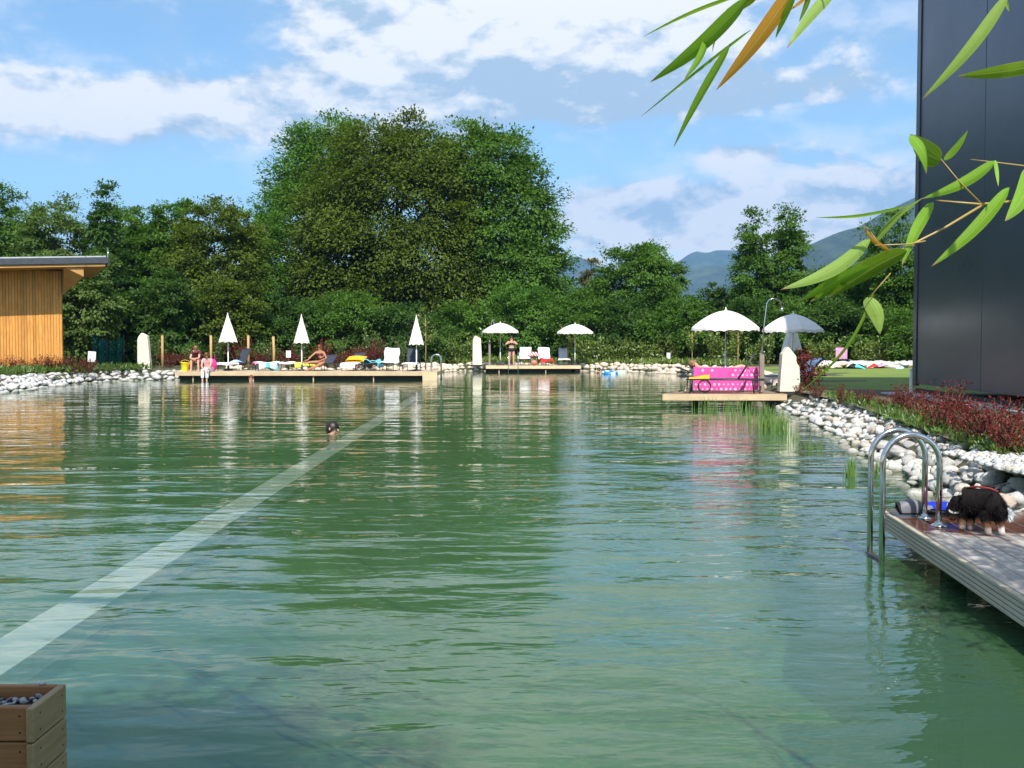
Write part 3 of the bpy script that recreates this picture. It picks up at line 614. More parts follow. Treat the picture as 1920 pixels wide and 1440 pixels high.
# red shrubs before the pool house and behind the long deck
for k, px in enumerate([8, 30, 55, 82, 105, 128, 148, 166]):
    d = 40.4 - .3 * k * 0 + rng.uniform(-.3, .3); put_shrub(KR, k + 1, (atd(px, 690, d).x, d, GZ), rng.uniform(1.1, 1.6), rng.uniform(0, 6), 'barberry_shrub', 'red shrub at the foot of the timber pool house, %s from the left' % ORD[k], 'red shrubs before the pool house')
for k, px in enumerate([318, 346, 452, 488, 530, 556, 612, 632, 664, 690, 706]):
    d = 49.6 + rng.uniform(-.4, .4); put_shrub(KR, k, (atd(px, 690, d).x, d, GZ), rng.uniform(1.5, 2.4), rng.uniform(0, 6), 'barberry_shrub', 'reddish shrub behind the long deck, %s from the left' % ORD[k], 'reddish shrubs behind the long deck')
# yellowish green young shrubs along the far shore and lawn
KY = shrub_kinds(M['lf_lime'], [(11, 1.25, .48, 520, .15, 'dense'), (12, 1.1, .55, 520, .14, 'dense'), (13, 1.4, .42, 480, .15, 'wispy'), (14, 1.2, .5, 520, .14, 'wispy')])
yp = [838, 862, 888, 1095, 1118, 1142, 1165, 1190, 1214, 1238, 1262, 1286, 1312, 1405, 1440, 1530, 1556, 1610, 1634, 1658]
for k, px in enumerate(yp):
    d = (60.5 if px < 1320 else 55.5) + rng.uniform(-.5, .5); put_shrub(KY, k, (atd(px, 690, d).x, d, GZ), rng.uniform(.95, 1.35), rng.uniform(0, 6), 'young_shrub', 'yellowish green young shrub on the far shore, %s from the left' % ORD[k], 'young shrubs on the far shore')
for k, px in enumerate([1682, 1708, 1335, 1365]):
    d = 55 + rng.uniform(-.5, .5); put_shrub(KY, k, (atd(px, 690, d).x, d, GZ), 1.35, rng.uniform(0, 6), 'young_shrub', ['yellowish green shrub next to the dark building corner on the lawn edge', 'yellowish green shrub half hidden by the dark building corner', 'yellowish green shrub seen just left of the large parasol pole', 'yellowish green shrub seen just right of the large parasol pole'][k], 'young shrubs on the far shore')
KB = shrub_kinds(M['lf_cover'], [(21, 1.9, .5, 420, .13, 'wispy'), (22, 1.6, .6, 420, .13, 'wispy')])
for k, px in enumerate([289, 360, 412, 488, 500, 558, 640, 676, 697, 722, 752]):
    d = 50.6 + rng.uniform(-.4, .4); put_shrub(KB, k, (atd(px, 690, d).x, d, GZ), rng.uniform(.8, 1.15), rng.uniform(0, 6), 'young_shrub', 'thin olive bush behind the long deck, %s from the left' % ORD[k], 'olive bushes behind the long deck')
# saplings with a thin stem
def sapling(px, top, d, label, seed):
    rr = np.random.default_rng(seed); X = atd(px, 690, d).x; H = atd(px, top, d).z - GZ; r_ = empty('sapling', (X, d, GZ), label=label, cat='tree'); sb = MB(); sb.tube([(0, 0, -.1), (.02, 0, H * .5), (0, 0, H)], [.03, .025, .01], 6)
    P = []; D = []
    for k in range(9):
        z = H * rr.uniform(.45, .98); a = rr.uniform(0, 6.28); e = np.array([math.cos(a) * .55, math.sin(a) * .5, .3 + .2 * rr.random()]); sb.tube([(0, 0, z), tuple(e + np.array([0, 0, z]))], [.012, .004], 4, False)
        n = 26; P.append(np.array([0, 0, z]) + e * rr.random((n, 1)) + rr.normal(size=(n, 3)) * .06); D.append(rr.normal(size=(n, 3)))
    P = np.concatenate(P); D = np.concatenate(D); V, Q = leaf_quads(P, D, rr.normal(size=P.shape) + np.array([0, 0, .8]), .15, .07); link('crown', np_mesh('crown', V, Q, M['lf_lime'], rr.random(len(Q))), r_); sb.build('trunk', M['post_wood'], r_)
sapling(798, 592, 49.2, 'thin sapling right of the rightmost closed parasol', 1); sapling(1383, 608, 48, 'thin sapling on a pale stake right of the large parasol pole', 2); sapling(1297, 622, 50, 'small yellowish sapling left of the large parasol pole', 3); sapling(1066, 622, 58.8, 'yellowish sapling behind the far open parasol on the small deck', 4)

# ground cover and grass tufts on the right bed and before the pool house
def cover(name, spots, n, leaf, m, label, h=.14, seed=1):
    rr = np.random.default_rng(seed); P = []
    for (x0, y0, x1, y1, w_) in spots:
        k = int(n * 1.0 / len(spots)); u = rr.random((k, 1)); c = np.array([[x0, y0]]) * (1 - u) + np.array([[x1, y1]]) * u + rr.normal(size=(k, 2)) * w_
        P.append(np.concatenate([c, GZ + .0 + rr.random((k, 1)) * h * .6], 1))
    P = np.concatenate(P); keep = np.sin(P[:, 0] * 3.1 + 1) * np.sin(P[:, 1] * 1.7) + rr.normal(size=len(P)) * .5 > -.35; P = P[keep]
    D = rr.normal(size=P.shape) * .6 + np.array([0, 0, .8]); L = leaf * rr.uniform(.6, 1.4, len(P)); V, Q = leaf_quads(P, D, rr.normal(size=P.shape) + np.array([0, -.4, .3]), L, L * .3)
    tag(link(name, np_mesh(name, V, Q, m, rr.random(len(Q)))), label, kind='stuff')
cover('ground_cover', [(7.05, 22, 6.5, 18, .14), (6.5, 18, 5.9, 14.6, .16), (6.0, 15, 5.3, 11.6, .13), (5.4, 11.8, 5.15, 10.1, .12), (5.9, 12.5, 5.7, 10.3, .3)], 9000, .10, M['lf_cover'], 'green ground cover between the white stones and the red shrubs', .12, 5)
cover('ground_cover', [(-19.5, 38.6, -18.0, 41.0, .35), (-18.2, 41, -16.8, 45, .35), (-19.6, 35.5, -18.6, 39, .4)], 5200, .22, M['lf_cover'], 'green ground cover before the timber pool house', .25, 6)
cover('ground_cover', [(-3, 60.4, 8, 60.2, .6), (8, 58, 12, 54, .6)], 6000, .26, M['lf_lime'], 'low yellowish green growth along the far shore', .3, 7)

# reeds in the shallow water
def reeds(px, py, n, h, w_, label, seed):
    rr = np.random.default_rng(seed); p = at(px, py, 0); r_ = empty('reed_clump', (p.x, p.y, 0), label=label, cat='reeds', group='reed clumps in the shallows'); V = []; Q = []
    for k in range(n):
        x, y = rr.normal() * w_, rr.normal() * w_ * .6; hh = h * rr.uniform(.55, 1.15); a = rr.uniform(0, 6.28); be = rr.uniform(.02, .28) * hh; ww = .006 + .004 * rr.random(); i0 = len(V)
        for u in (0, .4, .75, 1.): c = np.array([x + math.cos(a) * be * u * u, y + math.sin(a) * be * u * u, -.25 + (hh + .25) * u]); wv_ = ww * (1 - u ** 2) + .0008; V += [c + np.array([wv_, 0, 0]), c - np.array([wv_, 0, 0])]
        Q += [(i0 + 2 * j, i0 + 2 * j + 1, i0 + 2 * j + 3, i0 + 2 * j + 2) for j in range(3)]
    link('blades', np_mesh('blades', np.array(V), np.array(Q), M['lf_reed'], rr.random(len(Q))), r_)['kind'] = 'stuff'
reeds(1333, 772, 34, .34, .17, 'bright green reed clump under the front edge of the shower deck, left', 1); reeds(1378, 778, 38, .36, .17, 'bright green reed clump under the front edge of the shower deck, middle', 2); reeds(1408, 790, 28, .42, .12, 'green reed clump beside the first white stones', 3)
reeds(1440, 806, 60, .45, .12, 'tall reed clump standing off the white stones', 4); reeds(1468, 812, 36, .40, .08, 'thin reed clump just right of the tall one', 5); reeds(1526, 842, 26, .14, .10, 'low sparse reed tuft halfway along the right bank', 6); reeds(1597, 893, 40, .22, .05, 'small bright reed tuft left of the steel ladder', 7); reeds(1648, 886, 26, .16, .05, 'small reed tuft seen between the ladder rails', 8); reeds(1497, 825, 20, .16, .1, 'sparse reed blades in the shallows before the right bank', 9)

# ================================================================== BUILDINGS
# dark metal clad building on the right: its long side faces the pool
bd = empty('dark_building', (9.28, 23.1, GZ), label='tall building clad in dark glossy metal panels on the right', cat='building')
dirv = Vector((8.76 - 9.2, 17.2 - 23.1)).normalized(); BH = 12.5
angb = math.atan2(dirv.y, dirv.x)
m, t, out = new_mat('dark_cladding'); co = t.coord('Object'); nz = t.noise(t.mapping(co, (.15, .15, .35)), 1., 3)
oi = t.node('ShaderNodeObjectInfo'); c = t.mix(oi.outputs['Random'], (.068, .088, .122), (.080, .102, .138))
pbr(t, out, c, t.remap(nz, .3, .7, .26, .36), .55, t.bump(t.noise(t.mapping(co, (.4, .4, .6)), 1., 3), .5, .05), .5); M['cladding'] = m
M['clad_trim'] = mat('cladding_trim', (.085, .095, .12), .35, .6)
rotb = Matrix.Rotation(angb, 3, 'Z'); nrm = Vector((dirv.y, -dirv.x, 0)); nrm = nrm if nrm.x < 0 else -nrm
def bpt(s, o, z): return Vector((dirv.x * s, dirv.y * s, 0)) + nrm * o + Vector((0, 0, z))
core = MB(); core.box(bpt(4.7, -7.1, BH / 2 + .12), (9.4, 13.9, BH - .2), rotb); core.build('wall', M['clad_trim'], bd)
PWID = 3.72
for k in range(8):
    s0, s1 = .20 + k * PWID, .20 + (k + 1) * PWID - .022
    if k == 2: s1 = 9.4
    if s1 > 9.5: break
    b = MB(); b.box(bpt((s0 + s1) / 2, .0, BH / 2 + .14), (s1 - s0, .06, BH - .2), rotb, bev=.006); b.build('panel', M['cladding'], bd)
for k in range(3):
    b = MB(); c0 = bpt(-.03, -2.4 - k * 4.6, BH / 2 + .14); b.box(c0, (.06, 4.57, BH - .2), rotb, bev=.006); b.build('panel', M['cladding'], bd)
b = MB(); b.box(bpt(.06, .012, BH / 2 + .12), (.23, .085, BH - .16), rotb); b.build('corner_trim', M['clad_trim'], bd)
b = MB(); b.box(bpt(4.7, .01, .03), (9.2, .05, .22), rotb); b.build('plinth', M['under_dark'], bd)
b = MB(); b.box(bpt(4.7, -7.0, BH + .14), (9.7, 14.3, .16), rotb); b.build('roof', M['clad_trim'], bd)
# white post at its corner
pt = atd(1708, 722, 22.6); wp = empty('marker_post', (pt.x, 22.6, GZ), label='slim white post beside the corner of the dark building', cat='post')
b = MB(); b.box((0, 0, .28), (.055, .04, .56), None, bev=.006); b.build('post', M['white_paint'], wp); b = MB(); b.lathe([(.035, .55), (.03, .6), (.0, .61)], 8); b.build('cap', M['white_paint'], wp)

# timber pool house on the left
SX, SY = atd(118, 690, 42).x, 42.0
sh = empty('pool_house', (SX, SY, GZ), R(26), label='timber clad pool house with a dark flat roof at the left edge', cat='building')
M['cladwood'] = wood('cladding_wood', (.60, .255, .05), (.78, .375, .095), 2, 1., .55, .004); M['soffit'] = wood('soffit_wood', (.55, .28, .09), (.66, .36, .13), 0, .6)
M['roof_metal'] = mat('roof_edge_metal', (.075, .085, .10), .4, .5); M['roof_top'] = mat('roof_membrane', (.45, .47, .5), .7)
ztop = lambda x: 4.62 + .012 * (x) * -1 * 0 + .0 * x
WH = 4.20
b = MB(); b.box((-6.5, 3.0, WH / 2), (12.9, 5.9, WH)); b.build('wall', M['under_dark'], sh)
for k in range(112):
    x = -.055 - k * .11; b = MB(); dd = .032 if k % 2 else .024; b.box((x, -dd / 2, WH / 2), (.100 if k % 3 else .094, dd, WH)); b.build('cladding_board', M['cladwood'], sh)
b = MB(); b.box((.012, 3.0, WH / 2), (.024, 5.9, WH)); b.build('side_cladding', M['cladwood'], sh)
# soffit wing: sloping timber panel under the projecting roof end
OV = 1.55; RT = (0, R(-3), 0)
b = MB(); b.add([(.03, .0, 3.15), (.80, -.02, WH + .12), (.03, -.02, WH + .12), (.03, 2.5, 3.15), (.80, 2.5, WH + .12), (.03, 2.5, WH + .12)], [(0, 1, 2), (3, 5, 4), (0, 3, 4, 1), (1, 4, 5, 2), (0, 2, 5, 3)]); b.build('bracket', M['soffit'], sh)
b = MB(); b.add([(.05, -OV + .05, WH + .07), (.78, -OV + .05, WH + .07), (.78, -OV + .05, WH - .30), (.78, .0, WH - .30), (.05, .0, 3.2)], [(0, 1, 2), (0, 2, 4), (2, 3, 4)]); b.build('wing_panel', M['soffit'], sh)
b = MB(); b.box((-5.6, -.0 + 2.4, .11), (14.4, 8.0, .10)); b.build('soffit', M['soffit'], sh, (0, 0, WH), RT)
b = MB(); b.box((-5.55, 2.38, .295), (14.6, 8.1, .27), None, bev=.02); b.build('roof', M['roof_metal'], sh, (0, 0, WH), RT)
b = MB(); b.box((-5.55, 2.38, .455), (14.4, 7.9, .06)); b.build('roof_membrane', M['roof_top'], sh, (0, 0, WH), RT)
for x in (.86, 1.70):
    b = MB(); b.tube([(x, -1.64, WH + .16), (x, -1.64, WH + .52 + (.38 if x > 1 else 0))], .018, 6); b.build('lightning_rod', M['steel'], sh)

# ================================================================== DECKS
def deck(name, x0, x1, y0, y1, ztop, label, m, mf, along='x', pw=.14, fh=.16, under=True, single=True, cat='wooden deck', under_to=None):
    r_ = empty(name, ((x0 + x1) / 2, y0, 0), label=label, cat=cat); cx = (x0 + x1) / 2; L = x1 - x0; W_ = y1 - y0
    if single:
        n_ = int((W_ if along == 'x' else L) / pw)
        for k in range(n_):
            b = MB()
            if along == 'x': b.box((0, .03 + (k + .5) * W_ / n_, ztop - .018), (L, W_ / n_ - .008, .036))
            else: b.box((-L / 2 + (k + .5) * L / n_, W_ / 2 + .02, ztop - .018), (L / n_ - .008, W_, .036))
            b.build('plank', m, r_)
    b = MB(); b.box((0, .0, ztop - fh / 2 - .002), (L + .01, .034, fh)); b.build('front_fascia', mf, r_)
    for sx in (-1, 1): b = MB(); b.box((sx * (L / 2 + .02), W_ / 2 + .02, ztop - fh / 2 - .002), (.034, W_, fh)); b.build('side_fascia', mf, r_)
    if under:
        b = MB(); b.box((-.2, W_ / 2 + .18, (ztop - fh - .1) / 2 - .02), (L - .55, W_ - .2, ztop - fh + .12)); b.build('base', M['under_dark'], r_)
        k = 0; x = -L / 2 + .7
        while x < L / 2 - .6: b = MB(); b.box((x, .12, (ztop - fh) / 2 - .1), (.05, .06, ztop - fh + .16)); b.build('support_post', M['deck_pale'], r_); x += 2.6
    return r_
DZ = .36
dL0, dL1 = (345 - 960) / F_PX * 43.3, (818 - 960) / F_PX * 43.3
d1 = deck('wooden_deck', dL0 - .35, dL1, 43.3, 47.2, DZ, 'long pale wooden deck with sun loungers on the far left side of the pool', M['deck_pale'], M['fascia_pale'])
b = MB(); b.box(((dL1 - dL0 + .35) / 2 - .28, -.02, .16), (.62, .05, .32)); b.build('end_board', M['fascia_pale'], d1)
d1b = deck('boardwalk', -17.9, dL0 - .40, 45.3, 47.2, DZ, 'narrow pale boardwalk leading from the standing stone to the long deck', M['deck_pale'], M['fascia_pale'], under=False, cat='boardwalk')
e0, e1 = (912 - 960) / F_PX * 55.8, (1088 - 960) / F_PX * 55.8
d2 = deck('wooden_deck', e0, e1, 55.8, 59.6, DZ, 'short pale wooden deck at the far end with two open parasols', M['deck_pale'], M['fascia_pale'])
d3 = empty('wooden_deck', (5.4, 24.1, 0), label='brown wooden deck with the shower and pink towel on the right side', cat='wooden deck')
def left_edge(y): return float(np.interp(y, [24.1, 25.65, 31.6], [3.63, 4.42, 5.55]))
yy = 24.12
while yy < 31.5:
    x0, x1, x2 = left_edge(yy), left_edge(yy + .137), 6.6
    b = MB(); b.prism([(x0 - 5.4, yy - 24.1), (x2 - 5.4, yy - 24.1), (x2 - 5.4, yy + .137 - 24.1), (x1 - 5.4, yy + .137 - 24.1)], DZ - .045, DZ - .01, 'z'); b.build('plank', M['deck_brown'], d3); yy += .145
b = MB(); b.box((.0, .0, DZ - .085), (2.97, .034, .15)); b.build('front_fascia', M['fascia_pale'], d3, ((3.63 + 6.6) / 2 - 5.4, 0, 0))
for (ax, ay), (cx_, cy_) in (((3.63, 24.1), (4.42, 25.65)), ((4.42, 25.65), (5.55, 31.6))):
    b = MB(); L_ = math.hypot(cx_ - ax, cy_ - ay); b.box(((ax + cx_) / 2 - 5.4, (ay + cy_) / 2 - 24.1, DZ - .085), (L_, .034, .15), Matrix.Rotation(math.atan2(cy_ - ay, cx_ - ax), 3, 'Z')); b.build('side_fascia', M['fascia_pale'], d3)
for x, y in ((-.9, .5), (.4, .5), (-.2, 3.), (.9, 3.)): b = MB(); b.box((x, y, -.55), (.12, .12, 1.8)); b.build('support_post', M['under_dark'], d3)
for y in (.6, 3.): b = MB(); b.box((.3, y, DZ - .14), (2.4, .09, .16)); b.build('joist', M['under_dark'], d3)

# near dock on the right: planks run away from the viewer
DK = .26; nd = empty('wooden_dock', (2.9, 7.75, 0), label='weathered grey wooden dock with wet boards at the right edge', cat='dock')
m, t, out = new_mat('weathered_deck'); co = t.coord('Object'); oi = t.node('ShaderNodeObjectInfo'); gg = t.node('ShaderNodeNewGeometry'); pos = gg.outputs['Position']
gr_ = t.noise(t.mapping(co, (30, 1.6, 30)), 1., 6, .6, .5); c = t.mix(t.remap(gr_, .3, .7), (.34, .30, .26), (.52, .47, .425)); tone = t.remap(oi.outputs['Random'], 0, 1, .85, 1.1); c = t.mix(1., c, t.vec(tone, tone, tone), 'MULTIPLY')
px_, py_, pz_ = t.xyz(pos); wn = t.noise(pos, 2.6, 4, .6, .4)
wet = t.remap(t.math('ADD', py_, t.math('MULTIPLY', t.math('SUBTRACT', wn, .5), 1.3)), 6.62, 6.86, 0, 1, True)
vo = t.node('ShaderNodeTexVoronoi'); vo.inputs['Scale'].default_value = 3.4; vo.inputs['Randomness'].default_value = 1.; t.l.new(t.mapping(pos, (1.2, 1.2, .01)), vo.inputs['Vector'])
drip = t.math('MULTIPLY', t.math('LESS_THAN', vo.outputs['Distance'], .115), t.math('MULTIPLY', t.math('GREATER_THAN', py_, 5.4), t.math('GREATER_THAN', t.noise(pos, 1.6, 2), .5)))
wet = t.math('MAXIMUM', wet, t.math('MULTIPLY', drip, .8)); c = t.mix(wet, c, (.105, .038, .018)); rg = t.remap(wet, 0, 1, .62, .14)
nb = t.bump(t.math('MULTIPLY', gr_, t.math('SUBTRACT', 1.1, wet)), .6, .003); pbr(t, out, c, rg, 0, nb, .5); M['weathered'] = m
DTH = math.atan2(2.88 - 2.60, 7.75 - 5.1)
NDX = 24; PWD = .155
for k in range(NDX):
    b = MB(); x = (k + .5) * PWD
    for (ya, yb) in (((-4.95, -.004),)): b.box((x, (ya + yb) / 2, DK - .019), (PWD - .009, yb - ya, .038), None, bev=.004)
    b.build('plank', M['weathered'], nd)
m, t, out = new_mat('ribbed_fascia'); co = t.coord('Object'); gr_ = t.noise(t.mapping(co, (30, 1.6, 22)), 1., 6, .6, .5); c = t.mix(t.remap(gr_, .3, .7), (.38, .33, .24), (.54, .48, .37)); pbr(t, out, c, .7, 0, t.bump(gr_, .6, .003)); M['ribbed'] = m
for k in range(8):          # fascia board lengths with four grooves each
    ya, yb = -4.95 + k * .62, -4.95 + (k + 1) * .62 - .006
    b = MB()
    for j in range(5): b.box((-.012, (ya + yb) / 2, DK - .006 - .015 - j * .029), (.028 if j else .034, yb - ya, .024), None, bev=.004)
    b.box((.004, (ya + yb) / 2, DK - .08), (.02, yb - ya, .14)); b.build('fascia_board', M['ribbed'], nd)
b = MB(); b.box((1.86, .012, DK - .075), (3.7, .024, .14)); b.build('end_fascia', M['ribbed'], nd)
for x, y in ((.35, -.5), (.35, -2.4), (.35, -4.3), (2.2, -.5), (2.2, -2.4)):
    b = MB(); b.box((x, y, -.85), (.14, .14, 2.0)); b.build('support_post', M['under_dark'], nd)
for x in (.5, 2.0): b = MB(); b.box((x, -2.5, DK - .10), (.08, 4.8, .12)); b.build('joist', M['under_dark'], nd)
nd.rotation_euler = (0, 0, -DTH)

# viewer's own deck, below the frame
vd = empty('wooden_deck', (-1.7, -.6, 0), label='wooden deck on which the viewer stands, below the picture', cat='wooden deck')
for k in range(26):
    b = MB(); b.box((0, -3 + k * .145, .10), (8, .137, .036)); b.build('plank', M['weathered'], vd)

# planter box with pebbles at the lower left
PLX = -1.6
q = at(65, 1326, .36); qf = at(125, 1284, .36)
pl = empty('planter_box', (q.x, q.y, 0), label='long stained wooden planter box filled with grey pebbles at the lower left', cat='planter')
PD = qf.y - q.y; PLN = 1.9; RZ = .36
m, t, out = new_mat('x'); bpy.data.materials.remove(m)
for k in range(4):
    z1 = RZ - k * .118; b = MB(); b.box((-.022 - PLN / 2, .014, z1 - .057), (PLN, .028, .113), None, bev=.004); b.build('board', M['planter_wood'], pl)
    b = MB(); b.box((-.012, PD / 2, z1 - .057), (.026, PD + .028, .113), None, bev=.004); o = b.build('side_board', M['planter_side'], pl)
    b = MB()
    for yy in (.035, PD - .02):
        for zz in (-.03, -.085):
            b.tube([(.0005, yy, z1 + zz), (.0018, yy, z1 + zz)], .0038, 8)
    for xx in (-.05, -.5):
        for zz in (-.03, -.085): b.tube([(xx, .0005, z1 + zz), (xx, -.0012, z1 + zz)], .0038, 8)
    b.build('screw_heads', M['under_dark'], pl)['kind'] = 'stuff'
    b = MB(); b.box((-.022 - PLN / 2, PD + .0, z1 - .057), (PLN, .026, .113), None, bev=.004); b.build('board', M['planter_wood'], pl)
rr = random.Random(4); b = MB(); b.box((-PLN / 2, PD / 2, RZ - .095), (PLN - .06, PD - .03, .1)); b.build('filling', M['under_dark'], pl)
m, t, out = new_mat('grey_pebble'); co = t.coord('Object'); oi = t.node('ShaderNodeObjectInfo'); rnd = oi.outputs['Random']; a = t.noise(co, 40, 4)
c = t.mix(rnd, (.13, .135, .15), (.55, .56, .60)); c = t.mix(t.math('MULTIPLY', t.remap(a, .5, .7), .5), c, (.3, .29, .28)); pbr(t, out, c, .55, 0, t.bump(a, .5, .002)); M['pebble'] = m
PEB = [stone_mesh(300 + k, 2) for k in range(6)]
for me in PEB: me.name = 'pebble'; me.materials.append(M['pebble'])
spots = []
for k in range(1500):
    x, y = -rr.uniform(.04, .50), rr.uniform(.05, PD - .035); s = rr.uniform(.012, .026); 
    if all((x - a_[0]) ** 2 + (y - a_[1]) ** 2 > (s * .62 + a_[2] * .62) ** 2 for a_ in spots): spots.append((x, y, s))
for x, y, s in spots[:280]:
    o = link('pebble', PEB[rr.randrange(6)], pl, (x, y, RZ - .036 + rr.uniform(-.004, .012)), (rr.uniform(-.6, .6), rr.uniform(-.6, .6), rr.uniform(0, 6)))
    o.scale = (s * 1.6, s * 1.15, s * .85)
o = link('pebble', PEB[0], pl, (-.075, PD, RZ + .006), (0, 0, .4), (.026, .02, .016))

# unseen roof added above the viewer to shade the planter and near water
tr_ = empty('shade_roof', (-4.3, -1.5, .12), label='flat roof on posts, added unseen above and left of the viewer to cast shade', cat='roof')
b = MB(); b.box((0, .2, 3.12), (7.4, 4.9, .16)); b.build('roof', M['roof_metal'], tr_); b = MB(); b.box((0, .2, 3.01), (7.2, 4.7, .06)); b.build('soffit', M['soffit'], tr_)
for x in (-3.4, 0, 3.4):
    for y in (-2., 2.3): b = MB(); b.box((x, y, 1.49), (.14, .14, 2.98)); b.build('post', M['soffit'], tr_)

# ================================================================== LADDERS
def hoop_rail(b, w_, ztop, zl, zr, r=.021, leg2=None):     # inverted U: pool leg at -w, deck leg at 0
    rad = w_ / 2; pts = [(-w_, 0, zl), (-w_, 0, ztop - rad)] + [(-rad - rad * math.cos(a), 0, ztop - rad + rad * math.sin(a)) for a in [PI * k / 14 for k in range(1, 14)]] + [(0, 0, ztop - rad), (0, 0, zr)]
    b.tube(pts, r, 12); return b
la, lb_ = at(1733, 971, DK), at(1760, 986, DK)
ld = empty('pool_ladder', la, label='polished steel pool ladder with two hooped rails on the near dock', cat='pool ladder')
for k, p in enumerate((la, lb_)):
    o_ = p - la; b = MB(); hoop_rail(b, .40, atd(1700, 806 if k == 0 else 815, p.y).z - DK, -DK - .75, 0); b.build('rail', M['steel'], ld, o_)
    b = MB(); b.lathe([(.058, .0), (.058, .006), (.045, .014), (.027, .018), (.026, .03)], 16); b.build('flange', M['steel'], ld, o_)
M['tread'] = mat('ladder_tread', (.05, .05, .055), .6); mid_ = (lb_ - la)
for zz in (-DK - .01, -DK - .30, -DK - .60):
    b = MB(); cvec = mid_ * .5 + Vector((-.40, 0, zz)); b.box(cvec, (.075, mid_.length + .03, .03), Matrix.Rotation(math.atan2(-mid_.x, mid_.y) * -1 * -1, 3, 'Z'), bev=.008); b.build('step', M['tread'], ld)
def far_ladder(px, py, d, label, hh=.75):
    p = atd(px, py, d); r_ = empty('pool_ladder', (p.x, d, DZ), label=label, cat='pool ladder')
    for yy in (0, .5): b = MB(); hoop_rail(b, .42, hh, -DZ - .5, 0, .022); b.build('rail', M['steel'], r_, (0, yy, 0))
    for zz in (-.3, -.55): b = MB(); b.box((-.42, .25, zz), (.08, .5, .03)); b.build('step', M['tread'], r_)
    r_.rotation_euler = (0, 0, PI); return r_
far_ladder(810, 696, 43.9, 'steel ladder at the right end of the long deck')
p = atd(962, 684, 55.8); r_ = empty('pool_ladder', (p.x, 55.75, DZ), label='low steel ladder at the front of the far short deck', cat='pool ladder')
for xx in (-.26, .28): b = MB(); b.tube([(xx, -.1, -.9), (xx, -.1, .0), (xx, -.05, .75), (xx, .12, .8), (xx, .2, .0)], .02, 8); b.build('rail', M['steel'], r_)
for zz in (-.18, -.45): b = MB(); b.box((0, -.1, zz), (.52, .06, .03)); b.build('step', M['tread'], r_)

# ================================================================== PARASOLS
M['pole_white'] = mat('white_pole', (.74, .74, .72), .4)
def panel_mesh(r, h, lip=.10):
    b = MB(); a0 = PI / 8
    def fn(u, v):
        a = -a0 + 2 * a0 * v; rr_ = r * u; sag = .035 * r * math.sin(PI * v) * u * 1.0; ed = math.cos(a0) / math.cos(a) ; ed = 1 - (1 - ed) * .6
        return (rr_ * ed * math.cos(a), rr_ * ed * math.sin(a), h * (1 - u ** 1.75) - sag)
    b.grid(fn, 9, 8)
    def fv(u, v):
        p = fn(1., v); s = 1 - .35 * abs(math.sin(PI * v * 3)) ; return (p[0] * (1 + .012 * u), p[1] * (1 + .012 * u), p[2] - lip * u * s)
    b.grid(fv, 2, 12); return b.mesh('canopy_panel', M['canopy'])
def open_parasol(loc, dia, top, label, group, tilt=(0, 0), rz=.2, hfrac=.29):
    r_ = empty('parasol', loc, rz, label, 'parasol', group); H = top - loc[2]; rad = dia / 2; ch = dia * hfrac - .1; pm = panel_mesh(rad, ch)
    for k in range(8):
        o = link('canopy_panel', pm, r_, (0, 0, H - ch - .05), (tilt[0], tilt[1], k * PI / 4)); 
    b = MB(); b.tube([(0, 0, .05), (0, 0, .95)], .026, 10); b.build('lower_pole', M['pole_white'], r_); b = MB(); b.tube([(0, 0, .93), (0, 0, H - .03)], .017, 8); b.build('upper_pole', M['pole_white'], r_)
    b = MB(); b.ball((0, 0, .95), .04, 8, 6); b.tube([(.0, 0, .95), (.07, 0, .95)], .012, 6); b.build('clamp_knob', M['pole_white'], r_)
    b = MB(); b.lathe([(.045, H - .06), (.04, H - .03), (.015, H), (.012, H + .05), (0, H + .055)], 10); b.build('finial', M['pole_white'], r_)
    for k in range(8):
        a = (k + .5) * PI / 4; b = MB(); b.tube([(0, 0, H - .07)] + [(rad * u * math.cos(a), rad * u * math.sin(a), H - ch - .05 + ch * (1 - u ** 1.75) - .015) for u in (.35, .7, .98)], .006, 5); b.tube([(.0, 0, H - .62), (rad * .5 * math.cos(a), rad * .5 * math.sin(a), H - ch - .07 + ch * (1 - .5 ** 1.75))], .005, 4); b.build('rib', M['pole_white'], r_)
    b = MB(); b.lathe([(.24, 0), (.24, .05), (.2, .07), (.05, .09), (.05, .28), (.035, .3)], 16); b.build('base', M['dark_metal'], r_); return r_
def closed_cone(H0, H1, r0, seed=0):
    b = MB(); n_ = 48
    def fn(u, v):
        a = 2 * PI * v; rr_ = (.018 + (r0 - .018) * u ** 1.05) * (1 + .16 * math.cos(8 * a) * min(1, u * 2)); z = H1 - (H1 - H0) * u
        if u > .95: z -= .03 * math.cos(8 * a) * 1
        return (rr_ * math.cos(a), rr_ * math.sin(a), z)
    b.grid(fn, 14, n_); return b
def closed_parasol(loc, top, bottom, r0, label, group, rz=0.):
    r_ = empty('closed_parasol', loc, rz, label, 'parasol', group); H = top - loc[2]; closed_cone(bottom - loc[2], H, r0).build('folded_canopy', M['canopy'], r_)
    b = MB(); b.tube([(0, 0, .05), (0, 0, 1.0)], .027, 10); b.build('lower_pole', M['pole_white'], r_); b = MB(); b.tube([(0, 0, .98), (0, 0, H)], .018, 8); b.build('upper_pole', M['pole_white'], r_)
    b = MB(); b.lathe([(.02, H - .02), (.02, H + .03), (0, H + .05)], 8); b.build('finial', M['pole_white'], r_); b = MB(); b.lathe([(.22, 0), (.22, .05), (.05, .08), (.05, .26), (.03, .28)], 14); b.build('base', M['dark_metal'], r_); return r_
